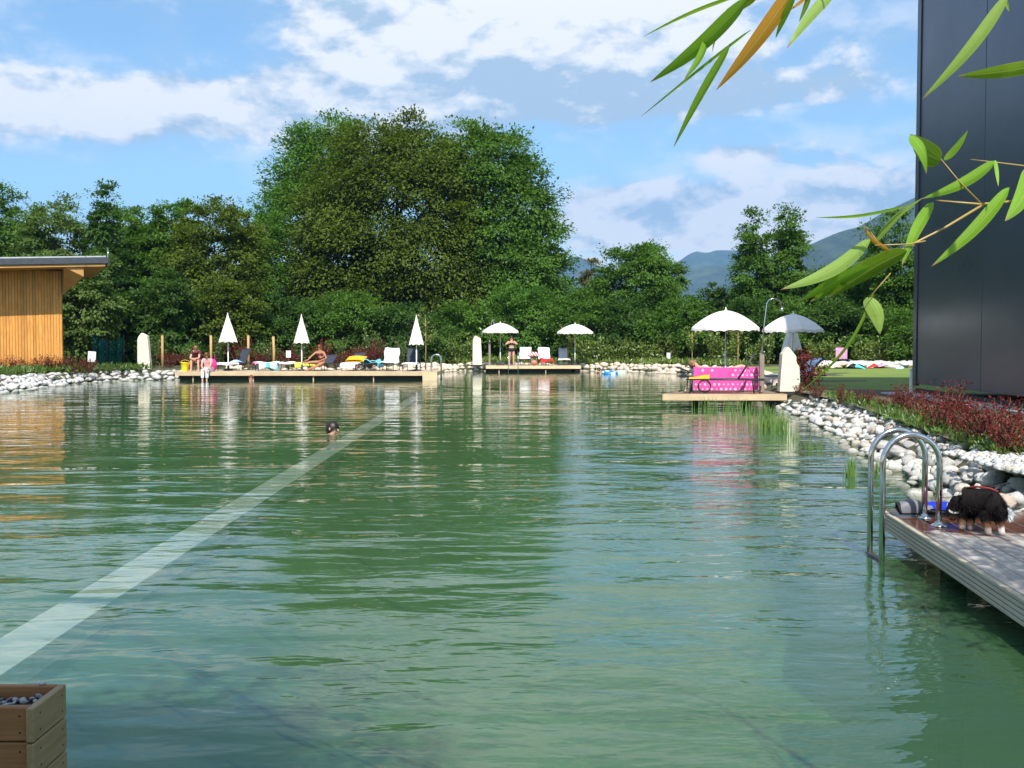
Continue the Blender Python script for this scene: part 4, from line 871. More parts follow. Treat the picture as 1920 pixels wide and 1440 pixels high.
for k, (px, d, tp, bt, wpx, lb) in enumerate([(428, 45.6, 588, 641, 31, 'closed white parasol beside the dark lounger at the left of the long deck'), (566, 45.2, 591, 643, 26, 'closed white parasol beside the sunbathing woman in the middle of the long deck'), (781, 45.0, 592, 646, 26, 'closed white parasol in front of the dark lounger at the right of the long deck')]):
    p = atd(px, 690, d); closed_parasol((p.x, d, DZ), atd(px, tp, d).z, atd(px, bt, d).z, wpx / 2 / F_PX * d, lb, 'closed parasols', k)
p = atd(1484, 690, 33.2); closed_parasol((p.x, 33.2, GZ), atd(1484, 590, 33.2).z, atd(1484, 656, 33.2).z, 17 / F_PX * 33.2, 'closed parasol in the shade below the right large open parasol', 'closed parasols')
for px, d, tp, wpx, lb in [(938, 57.2, 604, 69, 'open white parasol over the standing bather on the short deck'), (1078, 57.4, 606, 68, 'open white parasol at the right end of the short deck'), (1360, 30.2, 579, 127, 'large open white parasol above the pink towel'), (1486, 31.0, 586, 114, 'large open parasol half in the building shade behind the shower')]:
    p = atd(px, 690, d); open_parasol((p.x, d, DZ), wpx / F_PX * d, atd(px, tp, d).z, lb, 'open parasols', rz=.2 + (px % 7) * .1, hfrac=.30 if wpx > 100 else .27)

# ================================================================== STANDING STONES
def slab(px0, px1, d, outline, label, zb):
    """outline in pixels of the photograph, turned into metres at depth d"""
    pts = [(atd(a, b_, d).x, atd(a, b_, d).z) for a, b_ in outline]; cx = sum(p_[0] for p_ in pts) / len(pts)
    r_ = empty('standing_stone', (cx, d, zb), label=label, cat='standing stone', group='pale standing stones'); b = MB(); b.prism([(x - cx, z - zb) for x, z in pts], -.02, .26, 'y', .018)
    b.build('stone_body', M['stone_cream'], r_); b = MB(); b.box((0, .12, -.06), (max(p_[0] for p_ in pts) - min(p_[0] for p_ in pts) + .1, .4, .1)); b.build('footing', M['under_dark'], r_)
slab(0, 0, 24.6, [(1461.5, 737), (1464, 700), (1467, 664), (1477, 650), (1481, 653), (1493, 668), (1494, 681), (1499, 688), (1500, 716), (1499, 738)], 'cream standing stone with a stepped right edge beside the shower deck', GZ)
slab(0, 0, 47.6, [(257.5, 691.5), (257.5, 637), (259.5, 631), (265, 624), (276, 630), (278, 645), (282, 692)], 'pale standing stone left of the long deck', DZ)
slab(0, 0, 57.2, [(886, 685), (886.5, 640), (888, 634), (891.5, 629), (901.5, 635), (904, 685)], 'pale standing stone left of the short deck', GZ)

# ================================================================== SHOWERS, POSTS, SIGNS, NETTING
def shower(px, d, top, span, label, zb, post_top, hook=True):
    p = atd(px, 700, d); r_ = empty('shower', (p.x, d, zb), label=label, cat='outdoor shower'); H = atd(px, top, d).z - zb; ph = atd(px, post_top, d).z - zb
    b = MB(); b.box((0, 0, ph / 2), (.115, .10, ph), None, bev=.008); b.build('post', M['shower_post'], r_)
    rad = .16; pts = [(0, 0, ph - .1), (.05, 0, ph + (H - ph) * .5), (.11, 0, H - rad)] + [(.11 + rad * (1 - math.cos(a)), 0, H - rad + rad * math.sin(a)) for a in (.4, .8, 1.2, PI / 2)] + ([(.11 + span - .12, 0, H - .02), (.11 + span - .05, 0, H - .06), (.11 + span, 0, H - .2)] if hook else [])
    b = MB(); b.tube(pts, .016, 8); b.build('pipe', M['steel'], r_); b = MB(); b.lathe([(.018, 0), (.03, -.05), (.045, -.09), (.045, -.1), (.0, -.1)], 10, (pts[-1][0], 0, pts[-1][2])); b.build('shower_head', M['steel'], r_)
    b = MB(); b.box((.0, -.02, ph + .02), (.06, .07, .09)); b.tube([(.0, -.06, ph + .03), (.06, -.1, ph + .03)], .012, 6); b.build('tap', M['steel'], r_)
M['shower_post'] = wood('shower_post_wood', (.20, .16, .13), (.30, .25, .21), 2, 1., .6)
shower(1428, 24.9, 560, .38, 'curved steel shower on a grey wooden post beside the pink towel', DZ, 662)
shower(918, 57.0, 599, .14, 'thin shower pole behind the left open parasol of the short deck', DZ, 640, True)
for k, (px, tp, lb) in enumerate([(305, 629, 'round wooden post beside the pale standing stone left of the long deck'), (396, 629, 'wooden post behind the two seated bathers'), (466, 629, 'wooden post left of the lounger with the turquoise and white towel'), (513, 631, 'slightly bent wooden post behind the lounger with the yellow towel')]):
    d = 48.0; p = atd(px, 690, d); r_ = empty('wooden_post', (p.x, d, GZ - .1), label=lb, cat='post', group='wooden posts behind the long deck'); H = atd(px, tp, d).z - GZ + .1
    b = MB(); b.tube([(0, 0, 0), (0.02 if k == 3 else 0, 0, H * .5), (0, 0, H)], .06, 10); b.build('post', M['post_wood'], r_); b = MB(); b.lathe([(.062, H - .01), (.058, H + .01), (0, H + .018)], 10); b.build('cap', M['post_wood'], r_)
for px, py, w_, h_, d, lb, tl in [(172.5, 669, 15, 20, 43.0, 'small tilted white sign on a stake before the green netting', .08), (541, 664, 9, 13, 48.2, 'small white sign behind the long deck left of the sunbathing woman', 0), (1253, 671, 7, 19, 57.5, 'narrow white sign post at the far shore behind the shower deck', .05)]:
    p = atd(px, py, d); sc_ = d / F_PX; r_ = empty('sign', (p.x, d, GZ), label=lb, cat='sign'); b = MB(); b.box((0, 0, 0), (w_ * sc_, .02, h_ * sc_), None, bev=.006); b.build('sign_board', M['white_paint'], r_, (0, -.02, p.z - GZ), (0, tl, 0)); b = MB(); b.tube([(0, 0, -.2), (0, 0, p.z - GZ)], .018, 6); b.build('stake', M['stem'], r_)
# green netting: posts and a drooping fine mesh
m, t, out = new_mat('netting'); co = t.coord('UV'); d_ = t.node('ShaderNodeBsdfDiffuse'); d_.inputs[0].default_value = (.012, .13, .12, 1); tr = t.node('ShaderNodeBsdfTransparent'); ms = t.node('ShaderNodeMixShader')
ob = t.coord('Object'); gx_, gy_, gz_ = t.xyz(ob); fold = t.noise(t.mapping(ob, (9, 1, .4)), 1., 3); ms.inputs[0].default_value = .62; t.l.new(t.remap(fold, .3, .7, .48, .9), ms.inputs[0]); t.l.new(tr.outputs[0], ms.inputs[1]); t.l.new(d_.outputs[0], ms.inputs[2]); t.l.new(ms.outputs[0], out.inputs[0]); M['netting'] = m
p0, p1 = atd(173, 630, 46.5), atd(231, 630, 46.5); nr = empty('netting_screen', (p0.x, 46.5, GZ), label='dark green netting screen hung between posts beside the pool house', cat='netting'); NWd = p1.x - p0.x; NH = p0.z - GZ
b = MB(); b.grid(lambda u, v: (u * NWd * (1 - .06 * (1 - v)), .10 * math.sin(u * 22) * (.5 + .5 * v) + .3 * math.sin(u * 3), v * (NH - .22 * math.sin(PI * u))), 60, 6); b.build('net', M['netting'], nr)
for x in (0, NWd * .45, NWd): b = MB(); b.tube([(x, .05, -.1), (x, .05, NH + .05)], .02, 6); b.build('post', M['dark_metal'], nr)

# ================================================================== LOUNGERS AND TOWELS
def lounger(loc, rz, label, group, back=55., sling='sling_dark', seat=None):
    """foot end at local x=0, head towards +x; returns root and the profile of its lying surface"""
    r_ = empty('sun_lounger', loc, rz, label, 'sun lounger', group); SL, BL, SH, WD = 1.22, .74, .33, .60; bx, bz = SL + BL * math.cos(R(back)), SH + BL * math.sin(R(back))
    b = MB()
    for s in (-1, 1): b.tube([(0, s * WD / 2, SH), (SL + .62, s * WD / 2, SH)], .018, 6)
    b.tube([(0, -WD / 2, SH), (0, WD / 2, SH)], .018, 6); b.tube([(SL + .62, -WD / 2, SH), (SL + .62, WD / 2, SH)], .018, 6); b.build('frame', M['dark_metal'], r_)
    b = MB(); b.grid(lambda u, v: (.02 + u * (SL - .03), (v - .5) * (WD - .05), SH + .012 - .02 * math.sin(PI * v)), 6, 6); b.build('seat_sling', M[seat or sling], r_)
    bk = MB(); 
    for s in (-1, 1): bk.tube([(SL, s * (WD / 2 - .03), SH), (bx, s * (WD / 2 - .03), bz)], .016, 6)
    bk.tube([(bx, -(WD / 2 - .03), bz), (bx, WD / 2 - .03, bz)], .016, 6); bo = bk.build('back_frame', M['dark_metal'], r_)
    b = MB(); b.grid(lambda u, v: (SL + u * (bx - SL) + .01 * math.sin(PI * v), (v - .5) * (WD - .08), SH + u * (bz - SH) - .015 * math.sin(PI * v)), 6, 6); b.build('back_sling', M[sling], bo)
    for x, s in ((.12, 1), (.12, -1), (SL + .35, 1), (SL + .35, -1)): b = MB(); b.tube([(x, s * WD / 2, SH), (x + (.04 if x > 1 else -.04), s * WD / 2, .0)], [.018, .015], 6); b.build('leg', M['dark_metal'], r_)
    if back > 5: b = MB(); b.tube([(SL + BL * .5 * math.cos(R(back)), 0, SH + BL * .5 * math.sin(R(back))), (SL + .5, 0, SH)], .01, 5); b.build('prop', M['dark_metal'], r_)
    prof = [(0, SH), (SL, SH), (bx, bz)]; return r_, prof
def towel(rt, s0, s1, m, label, drop=.12, wid=.66, seed=0, over=0., lump=.0):
    """towel laid along the lounger from s0 to s1 metres of its lying surface, sides hanging by drop"""
    root, prof = rt; rr = random.Random(seed); seg = []; ln = [0]
    for a, c in zip(prof, prof[1:]): ln.append(ln[-1] + math.hypot(c[0] - a[0], c[1] - a[1]))
    def pos(s):
        if s < 0: return (-.02 - .02 * min(1, -s * 8), prof[0][1] + s)
        if s > ln[-1]: e = s - ln[-1]; return (prof[-1][0] + .035, prof[-1][1] - e)
        for k in range(len(prof) - 1):
            if s <= ln[k + 1] + 1e-6: u = (s - ln[k]) / (ln[k + 1] - ln[k]); return (prof[k][0] + (prof[k + 1][0] - prof[k][0]) * u, prof[k][1] + (prof[k + 1][1] - prof[k][1]) * u)
    ph = [rr.uniform(0, 6) for _ in range(5)]
    def fn(u, v):
        s = s0 + (s1 - s0) * u; x, z = pos(s); w_ = (v - .5) * (wid + 2 * drop); y = max(-wid / 2, min(wid / 2, w_)); hang = max(0, abs(w_) - wid / 2); hang *= 1 + .25 * math.sin(s * 7 + ph[0])
        z2 = z + .028 + .012 * math.sin(9 * s + ph[1]) * math.sin(8 * w_ + ph[2]) - hang + lump * max(0, math.sin(s * 5 + ph[3]) * math.sin(w_ * 6 + ph[4])) * (1 if hang == 0 else .3)
        y += (1 if w_ > 0 else -1) * (.012 + .02 * math.sin(s * 14 + ph[3]) * (hang > 0)) if hang > 0 else 0
        return (x - (.02 if s > ln[1] else 0), y, z2)
    b = MB(); b.grid(fn, 22, 16); me = b.mesh('towel', M[m]); o = link('towel', me); o.location = root.location; o.rotation_euler = root.rotation_euler
    so = o.modifiers.new('solidify', 'SOLIDIFY'); so.thickness = .012; so.offset = 1
    return tag(o, label, 'towel', 'towels on loungers')
GL = 'sun loungers around the pool'; UP = R(90)
def dk(px, d): return (atd(px, 690, d).x, d, DZ)
L1 = lounger(dk(415, 45.0), R(60), 'dark blue lounger with raised back beside the left closed parasol', GL, 62)
towel(L1, -.1, .75, 'towel_white', 'white towel with hanging foot end on the dark blue lounger', .1, seed=1)
towel(L1, .55, 1.15, 'towel_lblue', 'pale blue towel lying crumpled on the dark blue lounger seat', .0, .5, seed=2, lump=.12)
L2 = lounger(dk(478, 45.0), R(28), 'flat lounger under the turquoise and white towel left of the yellow towel', GL, 4)
towel(L2, .1, 1.3, 'towel_white', 'white towel hanging over the side of the flat lounger right of the third wooden post', .26, seed=3, lump=.05)
towel(L2, .35, .95, 'towel_turq', 'turquoise towel end hanging under the white towel on the flat lounger', .30, .645, seed=4)
towel(L2, -.08, .25, 'towel_pink', 'small pink cloth at the left end of the flat lounger', .03, .6, seed=5, lump=.08)
L3 = lounger(dk(520, 45.1), R(26), 'flat lounger under the long yellow towel', GL, 4)
towel(L3, .0, .75, 'towel_white', 'white cloth on the left end of the lounger with the yellow towel', .06, seed=6, lump=.06)
towel(L3, .7, 1.9, 'towel_yellow', 'pale yellow towel hanging to the deck at the right end of its lounger', .20, seed=7)
L4 = lounger(dk(590, 44.7), R(75), 'dark lounger on which the sunbathing woman sits', GL, 30)
L5 = lounger(dk(652, 44.7), R(80), 'dark lounger with white towel and golden air mattress', GL, 40)
towel(L5, -.22, .8, 'towel_white', 'white towel hanging in a point from the lounger with the golden air mattress', .06, .66, seed=8)
b = MB(); b.grid(lambda u, v: (.85 + u * .62, (v - .5) * .86, .42 + .13 * math.sin(PI * v) ** .4 * math.sin(PI * min(1, .1 + u)) ** .5 + u * .22), 10, 14); b.grid(lambda u, v: (.85 + u * .62, (v - .5) * .86, .40 + u * .2), 2, 2)
o = b.build('air_mattress', M['towel_gold'], None, L5[0].location, L5[0].rotation_euler); tag(o, 'golden yellow air mattress propped on the lounger with the white towel', 'air mattress')
L6 = lounger(dk(690, 44.9), R(84), 'dark lounger under the light blue towel in the row on the long deck', GL, 8)
towel(L6, .45, 1.5, 'towel_turq', 'light blue towel heaped on the lounger left of the white backed one', .22, seed=9, lump=.16); towel(L6, .75, 1.2, 'towel_white', 'white folded towel on top of the light blue one', .16, .6, seed=10, lump=.10)
L7 = lounger(dk(724, 44.4), R(86), 'lounger with a bright white towel over its raised back, left of the right closed parasol', GL, 68)
towel(L7, .25, 2.3, 'towel_white', 'bright white towel over the raised back of the lounger on the long deck', .05, .64, seed=11, lump=.05)
L8 = lounger(dk(767, 44.3), R(88), 'navy backed lounger just left of the right closed parasol', GL, 66)
towel(L8, -.05, .95, 'towel_white', 'white towel on the seat of the navy backed lounger', .03, .6, seed=12)
L9 = lounger(dk(981, 56.9), R(84), 'white towelled lounger next to the standing bather on the short deck', GL, 66, 'sling_grey')
towel(L9, .5, 2.2, 'towel_white', 'white towel over the lounger next to the standing bather', .04, .64, seed=13); towel(L9, .25, .6, 'towel_red', 'thin red cloth on the seat edge of the lounger next to the standing bather', .02, .64, seed=14)
L10 = lounger(dk(1026, 56.8), R(96), 'white towelled lounger in the middle of the short deck', GL, 66, 'sling_grey')
towel(L10, .6, 2.2, 'towel_white', 'white towel on the middle lounger of the short deck', .04, .64, seed=15); towel(L10, -.2, .75, 'towel_red', 'bright red towel hanging from the foot of the middle lounger on the short deck', .10, .66, seed=16, lump=.08)
L11 = lounger(dk(1058, 56.8), R(90), 'grey lounger with a dark cap on its back at the right of the short deck', GL, 66, 'sling_grey')
towel(L11, -.05, .8, 'towel_white', 'white towel on the seat of the grey lounger', .03, .62, seed=17)
pr = L11[1][-1]; b = MB(); b.ball((0, 0, .05), (.15, .12, .09), 10, 6); b.box((0, -.15, .03), (.2, .16, .02)); o = b.build('cap', M['black_cloth'], None, L11[0].location + Vector((0, pr[0] - .05, pr[1]))); tag(o, 'dark cap hung on the back of the grey lounger', 'cap')
# small table with a striped bag
p = atd(1001, 690, 57.0); tb = empty('side_table', (p.x, 57.0, DZ), label='small dark side table between the two white loungers', cat='table'); b = MB(); b.box((0, 0, .42), (.5, .42, .03), None, bev=.006); b.build('tabletop', M['dark_metal'], tb)
for sx in (-1, 1):
    for sy in (-1, 1): b = MB(); b.tube([(sx * .2, sy * .16, .41), (sx * .23, sy * .19, 0)], .014, 6); b.build('leg', M['dark_metal'], tb)
m, t, out = new_mat('striped_cloth'); co = t.coord('Object'); x_, y_, z_ = t.xyz(co); st = t.math('GREATER_THAN', t.math('SINE', t.math('MULTIPLY', t.math('ADD', x_, t.math('MULTIPLY', z_, .8)), 42.)), .0); pbr(t, out, t.mix(st, (.62, .05, .07), (.8, .78, .78)), .85); M['striped'] = m
b = MB(); b.grid(lambda u, v: (math.cos(2 * PI * u) * .34 * math.sin(PI * (.04 + .92 * v)) ** .6, math.sin(2 * PI * u) * .2 * math.sin(PI * (.04 + .92 * v)) ** .6, .02 + .30 * v ** 1.3 + .03 * math.sin(6 * PI * u)), 18, 8); o = b.build('beach_bag', M['striped'], None, (p.x, 57.0, DZ + .435)); tag(o, 'red and white striped beach bag on the small side table', 'bag')
b = MB(); b.ball((0, 0, .16), (.2, .16, .16), 10, 7); o = b.build('ball', M['skin_tan'], None, (p.x, 56.5, DZ)); tag(o, 'tan round bundle on the deck under the side table', 'bundle')

# yellow bucket
b = MB(); b.lathe([(.13, 0), (.19, .34), (.205, .35), (.205, .37), (.185, .36), (.125, .02), (0, .02)], 18, cap=False); bk = empty('bucket', dk(346, 44.3), .3, 'bright yellow bucket on the long deck left of the seated bathers', 'bucket'); M['yellow_plastic'] = mat('yellow_plastic', (.80, .72, .03), .4); o = b.build('pail', M['yellow_plastic'], bk); o.scale = (1.05, 1.05, 1.05)
b = MB(); b.tube([(.2 * math.cos(a), .03, .36 + .0 + .14 * math.sin(a)) for a in [PI * k / 10 for k in range(11)]], .008, 6); b.build('handle', M['yellow_plastic'], bk)
bk.rotation_euler = (.0, .10, .2)

# shower deck: towel screen, loungers
TY = 25.35
ta, tb2 = atd(1300, 690, TY), atd(1422, 735, TY); tzt = ta.z
rk = empty('drying_rack', (ta.x, TY, DZ), label='dark metal frame holding up the pink dotted towel', cat='rack'); TW = tb2.x - ta.x
for x in (-.03, TW + .03): b = MB(); b.tube([(x, 0, 0), (x, 0, tzt - DZ)], .016, 8); b.tube([(x, -.22, .015), (x, .22, .015)], .014, 6); b.build('post', M['dark_metal'], rk)
b = MB(); b.tube([(-.03, 0, tzt - DZ), (TW + .03, 0, tzt - DZ)], .011, 8); b.build('rail', M['dark_metal'], rk)
m, t, out = new_mat('dotted_cloth'); co = t.coord('Object'); x_, y_, z_ = t.xyz(co); s_ = 8.5
u_ = t.math('MULTIPLY', x_, s_); v_ = t.math('MULTIPLY', z_, s_); row = t.math('FLOOR', v_); u2 = t.math('ADD', u_, t.math('MULTIPLY', t.math('MODULO', t.math('ABSOLUTE', row), 2.), .5))
fx = t.math('SUBTRACT', t.math('FRACT', u2), .5); fz = t.math('SUBTRACT', t.math('FRACT', v_), .5); rad_ = t.math('SQRT', t.math('ADD', t.math('MULTIPLY', fx, fx), t.math('MULTIPLY', fz, fz)))
cell = t.node('ShaderNodeTexWhiteNoise', noise_dimensions='2D'); t.l.new(t.vec(t.math('FLOOR', u2), row, 0.), cell.inputs['Vector']); dot = t.math('LESS_THAN', rad_, t.remap(cell.outputs[0], 0, 1, .14, .30))
lowz = t.math('MAXIMUM', t.math('LESS_THAN', z_, -.36), t.math('GREATER_THAN', x_, TW * .62)); dot = t.math('MULTIPLY', dot, t.math('MAXIMUM', lowz, t.math('GREATER_THAN', cell.outputs[0], .86)))
c = t.mix(t.noise(co, 4, 4), (.66, .055, .30), (.84, .12, .44)); c = t.mix(t.math('MULTIPLY', dot, .8), c, (.88, .62, .76)); pbr(t, out, c, .9); M['dotted'] = m
b = MB(); TH = tzt - DZ - .02
def tf(u, v):
    a = v * (TH + .12); z = -a; front = 1
    return (u * TW + .006 * math.sin(9 * v), -.02 - .035 * math.sin(u * 17 + 1) * v * (.6 + .4 * math.sin(v * 4)) - .02 * math.sin(u * 41) * v, .014 - a * (1.0 - .12 / (TH + .12)) - .012 * math.sin(PI * u))
b.grid(tf, 60, 14); b.grid(lambda u, v: (u * TW, .02 + .02 * math.sin(u * 15) * v, .014 - .3 * v), 40, 6); b.grid(lambda u, v: (u * TW, -.02 + .04 * v, .014 + .008 * math.sin(PI * v) - .012 * math.sin(PI * u)), 40, 2)
o = b.build('beach_towel', M['dotted'], None, (ta.x, TY, tzt)); tag(o, 'large magenta towel with pale dots hung up beside the shower', 'towel')
L12 = lounger((atd(1288, 735, 24.75).x, 24.75, DZ), R(-12), 'dark lounger with raised back standing before the magenta dotted towel', GL, 58)
towel(L12, .05, .55, 'towel_gold', 'golden yellow towel folded on the lounger before the magenta towel', .02, .5, seed=20, lump=.08)
b = MB()
for yy in (-.31, .31): b.tube([(.42 + .15 * math.cos(a), yy, .15 + .15 * math.sin(a)) for a in [2 * PI * k / 20 for k in range(21)]], .012, 6, False)
b.build('wheel', M['dark_metal'], L12[0])
L13 = lounger((atd(1430, 735, 27.2).x, 27.2, DZ), R(20), 'dark lounger in the shade between the shower post and the cream standing stone', GL, 40)
towel(L13, .5, 1.9, 'towel_lblue', 'pale towel on the shaded lounger behind the shower post', .02, .5, seed=22)
L15 = lounger((atd(1352, 735, 26.6).x + .75, 26.6, DZ), R(178), 'lounger hidden behind the magenta towel with two sunbathers', GL, 20)
L16 = lounger((3.92, 5.45, DK), R(-8), 'dark lounger on the near dock, only its foot end showing at the right edge', GL, 30)
# pink towel on a chair on the lawn, white stone row with bathing things
p = atd(1580, 690, 50.); ch = empty('chair', (p.x, 50, GZ), label='folding chair under the pink towel on the far lawn', cat='chair'); b = MB(); b.box((0, 0, .40), (.5, .45, .03)); b.build('seat', M['dark_metal'], ch); b = MB(); b.box((0, .24, .66), (.5, .03, .5)); b.build('backrest', M['dark_metal'], ch)
for sx in (-1, 1):
    for sy in (-1, 1): b = MB(); b.tube([(sx * .22, sy * .2, .4), (sx * .22, sy * .24, 0)], .014, 6); b.build('leg', M['dark_metal'], ch)
b = MB(); b.grid(lambda u, v: ((u - .5) * .58, .20 - .02 * math.sin(u * 12) + (.08 * (v > .98)), .99 - .56 * (1 - v)), 14, 8); b.grid(lambda u, v: ((u - .5) * .58, .215 + .06 * v, .99 + .01 * math.sin(PI * v)), 8, 2); b.grid(lambda u, v: ((u - .5) * .58, .28, .99 - .4 * v), 8, 3); o = b.build('towel', M['towel_pink'], None, (p.x, 50, GZ)); tag(o, 'pale pink towel over the folding chair on the far lawn', 'towel')
spots = []; rg_ = random.Random(8)
for px in range(1545, 1712, 4):
    for k in range(2):
        d = 47.6 + (px - 1545) * .012 + rg_.uniform(-.8, .8); q_ = atd(px + rg_.uniform(-2, 2), 690, d); spots.append((q_.x, d, GZ + .08 + .12 * k, rg_.uniform(.35, .75), rg_.randrange(10 ** 6)))
root = empty('stone_row', (0, 0, 0), label='row of big white stones at the far end of the lawn', kind='structure')
for me in STONES: pass
for (x, y, z, s, k) in spots:
    rr = random.Random(k); o = link('stone', STONES[k % 14], root, (x, y, z), (0, 0, rr.uniform(0, 6.3))); o.scale = (s * 1.5, s, s * .55)
for px, py, mm, s, lb in [(1606, 686, 'towel_turq', .32, 'turquoise bag on the white stones at the lawn edge'), (1596, 685, 'black_cloth', .3, 'black bundle beside the turquoise bag on the white stones'), (1635, 684, 'towel_red', .26, 'red towel heap on the white stones of the lawn'), (1685, 687, 'towel_lblue', .2, 'small pale blue bundle on the stones near the building corner'), (1650, 682, 'towel_pink', .22, 'pink cloth on the stones right of the red towel')]:
    p = atd(px, py, 47.2); b = MB(); ph = rg_.uniform(0, 6); b.grid(lambda u, v: (s * math.cos(2 * PI * u) * (1 - v * .9) * (1 + .15 * math.sin(6 * PI * u + ph)), s * .7 * math.sin(2 * PI * u) * (1 - v * .9), s * .55 * v ** .7 + .04 * math.sin(10 * u + ph)), 16, 5); o = b.build('bundle', M[mm], None, (p.x, 47.0, p.z - .1)); tag(o, lb, 'towel' if 'towel' in lb or 'cloth' in lb else 'bag')

# ================================================================== PEOPLE
def skin_mesh(name, pts, edges, rad, m, root=0, sub=2):
    me = bpy.data.meshes.new(name + '_cage'); me.from_pydata([tuple(p) for p in pts], edges, []); o = bpy.data.objects.new(name + '_cage', me); COL.objects.link(o)
    sk = o.modifiers.new('skin', 'SKIN'); sk.use_smooth_shade = True; su = o.modifiers.new('sub', 'SUBSURF'); su.levels = sub; su.render_levels = sub
    dat = me.skin_vertices[0].data
    for i, r in enumerate(rad): dat[i].radius = r if isinstance(r, tuple) else (r, r); dat[i].use_root = (i == root)
    dg = bpy.context.evaluated_depsgraph_get(); dg.update(); out_ = bpy.data.meshes.new_from_object(o.evaluated_get(dg)); out_.name = name
    bpy.data.objects.remove(o); bpy.data.meshes.remove(me); out_.materials.clear(); out_.materials.append(m); out_.polygons.foreach_set('use_smooth', [True] * len(out_.polygons)); return out_
M['lips'] = mat('lips', (.36, .13, .11), .5)
class Body:
    """joints: pelvis, chest, neck, head, and per side (l/r) shoulder, elbow, wrist, hip, knee, ankle, toe"""
    def __init__(s, J): s.J = {k: Vector(v) for k, v in J.items()}
    def body(s, m, scale=1., legs=True, hands=True, wide=1.):
        J = s.J; P = []; E = []; Rr = []
        def v(p, r, par=None):
            P.append(Vector(p)); Rr.append(r); i = len(P) - 1
            if par is not None: E.append((par, i))
            return i
        k = scale; pe = v(J['pelvis'], (.155 * k * wide, .115 * k)); ws = v(J['pelvis'].lerp(J['chest'], .45), (.125 * k * wide, .095 * k), pe); ch = v(J['chest'], (.15 * k * wide, .10 * k), ws)
        nk = v(J['neck'], .055 * k, ch); hd = v(J['head'] - (J['head'] - J['neck']).normalized() * .02, (.078 * k, .092 * k), nk); up = (J['head'] - J['neck']).normalized(); v(J['head'] + up * .075 * k, (.068 * k, .078 * k), hd)
        for sd in ('l', 'r'):
            if 'shoulder_' + sd in J:
                sh_ = v(J['shoulder_' + sd], .058 * k, ch); el_ = v(J['elbow_' + sd], .040 * k, sh_); wr = v(J['wrist_' + sd], .028 * k, el_)
                d = (J['wrist_' + sd] - J['elbow_' + sd]).normalized(); d = (J['hand_' + sd] - J['wrist_' + sd]).normalized() if 'hand_' + sd in J else d; pm = v(J['wrist_' + sd] + d * .075 * k, (.032 * k, .018 * k), wr)
                if hands:
                    side = d.cross(Vector((0, 1, .3))).normalized()
                    for j in range(4):
                        o_ = side * (j - 1.5) * .019; ln = (.06, .075, .07, .055)[j] * k; a = v(J['wrist_' + sd] + d * (.085 * k + ln * .45) + o_, .009, pm); v(J['wrist_' + sd] + d * (.085 * k + ln) + o_ + Vector((0, .012, -.012)), .0075, a)
                    a = v(J['wrist_' + sd] + d * .05 * k + side * .042 * k, .010, pm); v(J['wrist_' + sd] + d * .085 * k + side * .055 * k, .008, a)
            if legs and 'hip_' + sd in J:
                h_ = v(J['hip_' + sd], .088 * k * wide, pe); th = v(J['hip_' + sd].lerp(J['knee_' + sd], .4), .080 * k * wide, h_); kn = v(J['knee_' + sd], .054 * k, th); cf = v(J['knee_' + sd].lerp(J['ankle_' + sd], .35), .054 * k, kn); an = v(J['ankle_' + sd], .036 * k, cf); v(J['toe_' + sd], (.042 * k, .022 * k), an)
        return skin_mesh('body', P, E, Rr, m, pe)
    def limb(s, name, chain, m, root=0, sub=2):     # clothing: list of polylines [(joint/vec, radius), ...] sharing the first vertex when equal
        P = []; E = []; Rr = []; idx = {}
        for poly in chain:
            last = None
            for q, r in poly:
                p = s.J[q] if isinstance(q, str) else Vector(q); key = tuple(round(c, 4) for c in p)
                if key not in idx: idx[key] = len(P); P.append(p); Rr.append(r)
                i = idx[key]
                if last is not None and (last, i) not in E: E.append((last, i))
                last = i
        return skin_mesh(name, P, E, Rr, m, root, sub)
    def hair(s, m, parent, face=Vector((0, -1, 0)), length=.0, k=1.):
        J = s.J; up = (J['head'] - J['neck']).normalized(); f = (face - up * face.dot(up)).normalized(); sd = f.cross(up); c = J['head'] + up * .02
        b = MB()
        def fn(u, v):
            th = v * PI * .62; a = 2 * PI * u; back = .5 - .5 * math.cos(a); lim = .42 + .62 * back; th = v * PI * lim
            d = up * math.cos(th) + (f * math.cos(a) + sd * math.sin(a)) * math.sin(th); rr_ = Vector((.092, .108, .118)) * k; p = c + sd * d.dot(sd) * rr_.x + f * d.dot(f) * rr_.y + up * d.dot(up) * rr_.z
            if length and v > .75 and back > .25: p += -up * length * (v - .75) * 4 * back - f * .01
            return p + d * .004 * math.sin(a * 13)
        b.grid(fn, 26, 12); return b.build('hair', m, parent)
    def face(s, m, parent, face=Vector((0, -1, 0)), k=1.):
        J = s.J; up = (J['head'] - J['neck']).normalized(); f = (face - up * face.dot(up)).normalized(); sd = f.cross(up); c = J['head']
        b = MB(); b.tube([c + f * .086 * k + up * .022, c + f * .112 * k - up * .012, c + f * .09 * k - up * .02], [.008, .014, .008], 6)
        for q in (-1, 1): b.ball(c + sd * q * .086 * k + up * .0, (.014, .022, .03), 8, 6)
        b.build('nose_and_ears', m, parent); b = MB()
        for q in (-1, 1): b.ball(c + f * .088 * k + sd * q * .032 + up * .022, (.011, .008, .007), 8, 5)
        b.build('eyes', M['hair_dark'], parent); b = MB(); b.ball(c + f * .089 * k - up * .045, (.024, .010, .007), 8, 5); b.build('mouth', M['lips'], parent)
def person(loc, rz, label, J, skin, hair, face=Vector((0, -1, 0)), hlen=0., wide=1., legs=True, hands=True, k=1., s=1.):
    r_ = empty('person', loc, rz, label, 'person', s=s); B = Body(J); link('body', B.body(M[skin], k, legs, hands, wide), r_)
    if hair: B.hair(M[hair], r_, face, hlen, k)
    B.face(M[skin], r_, face, k); return r_, B

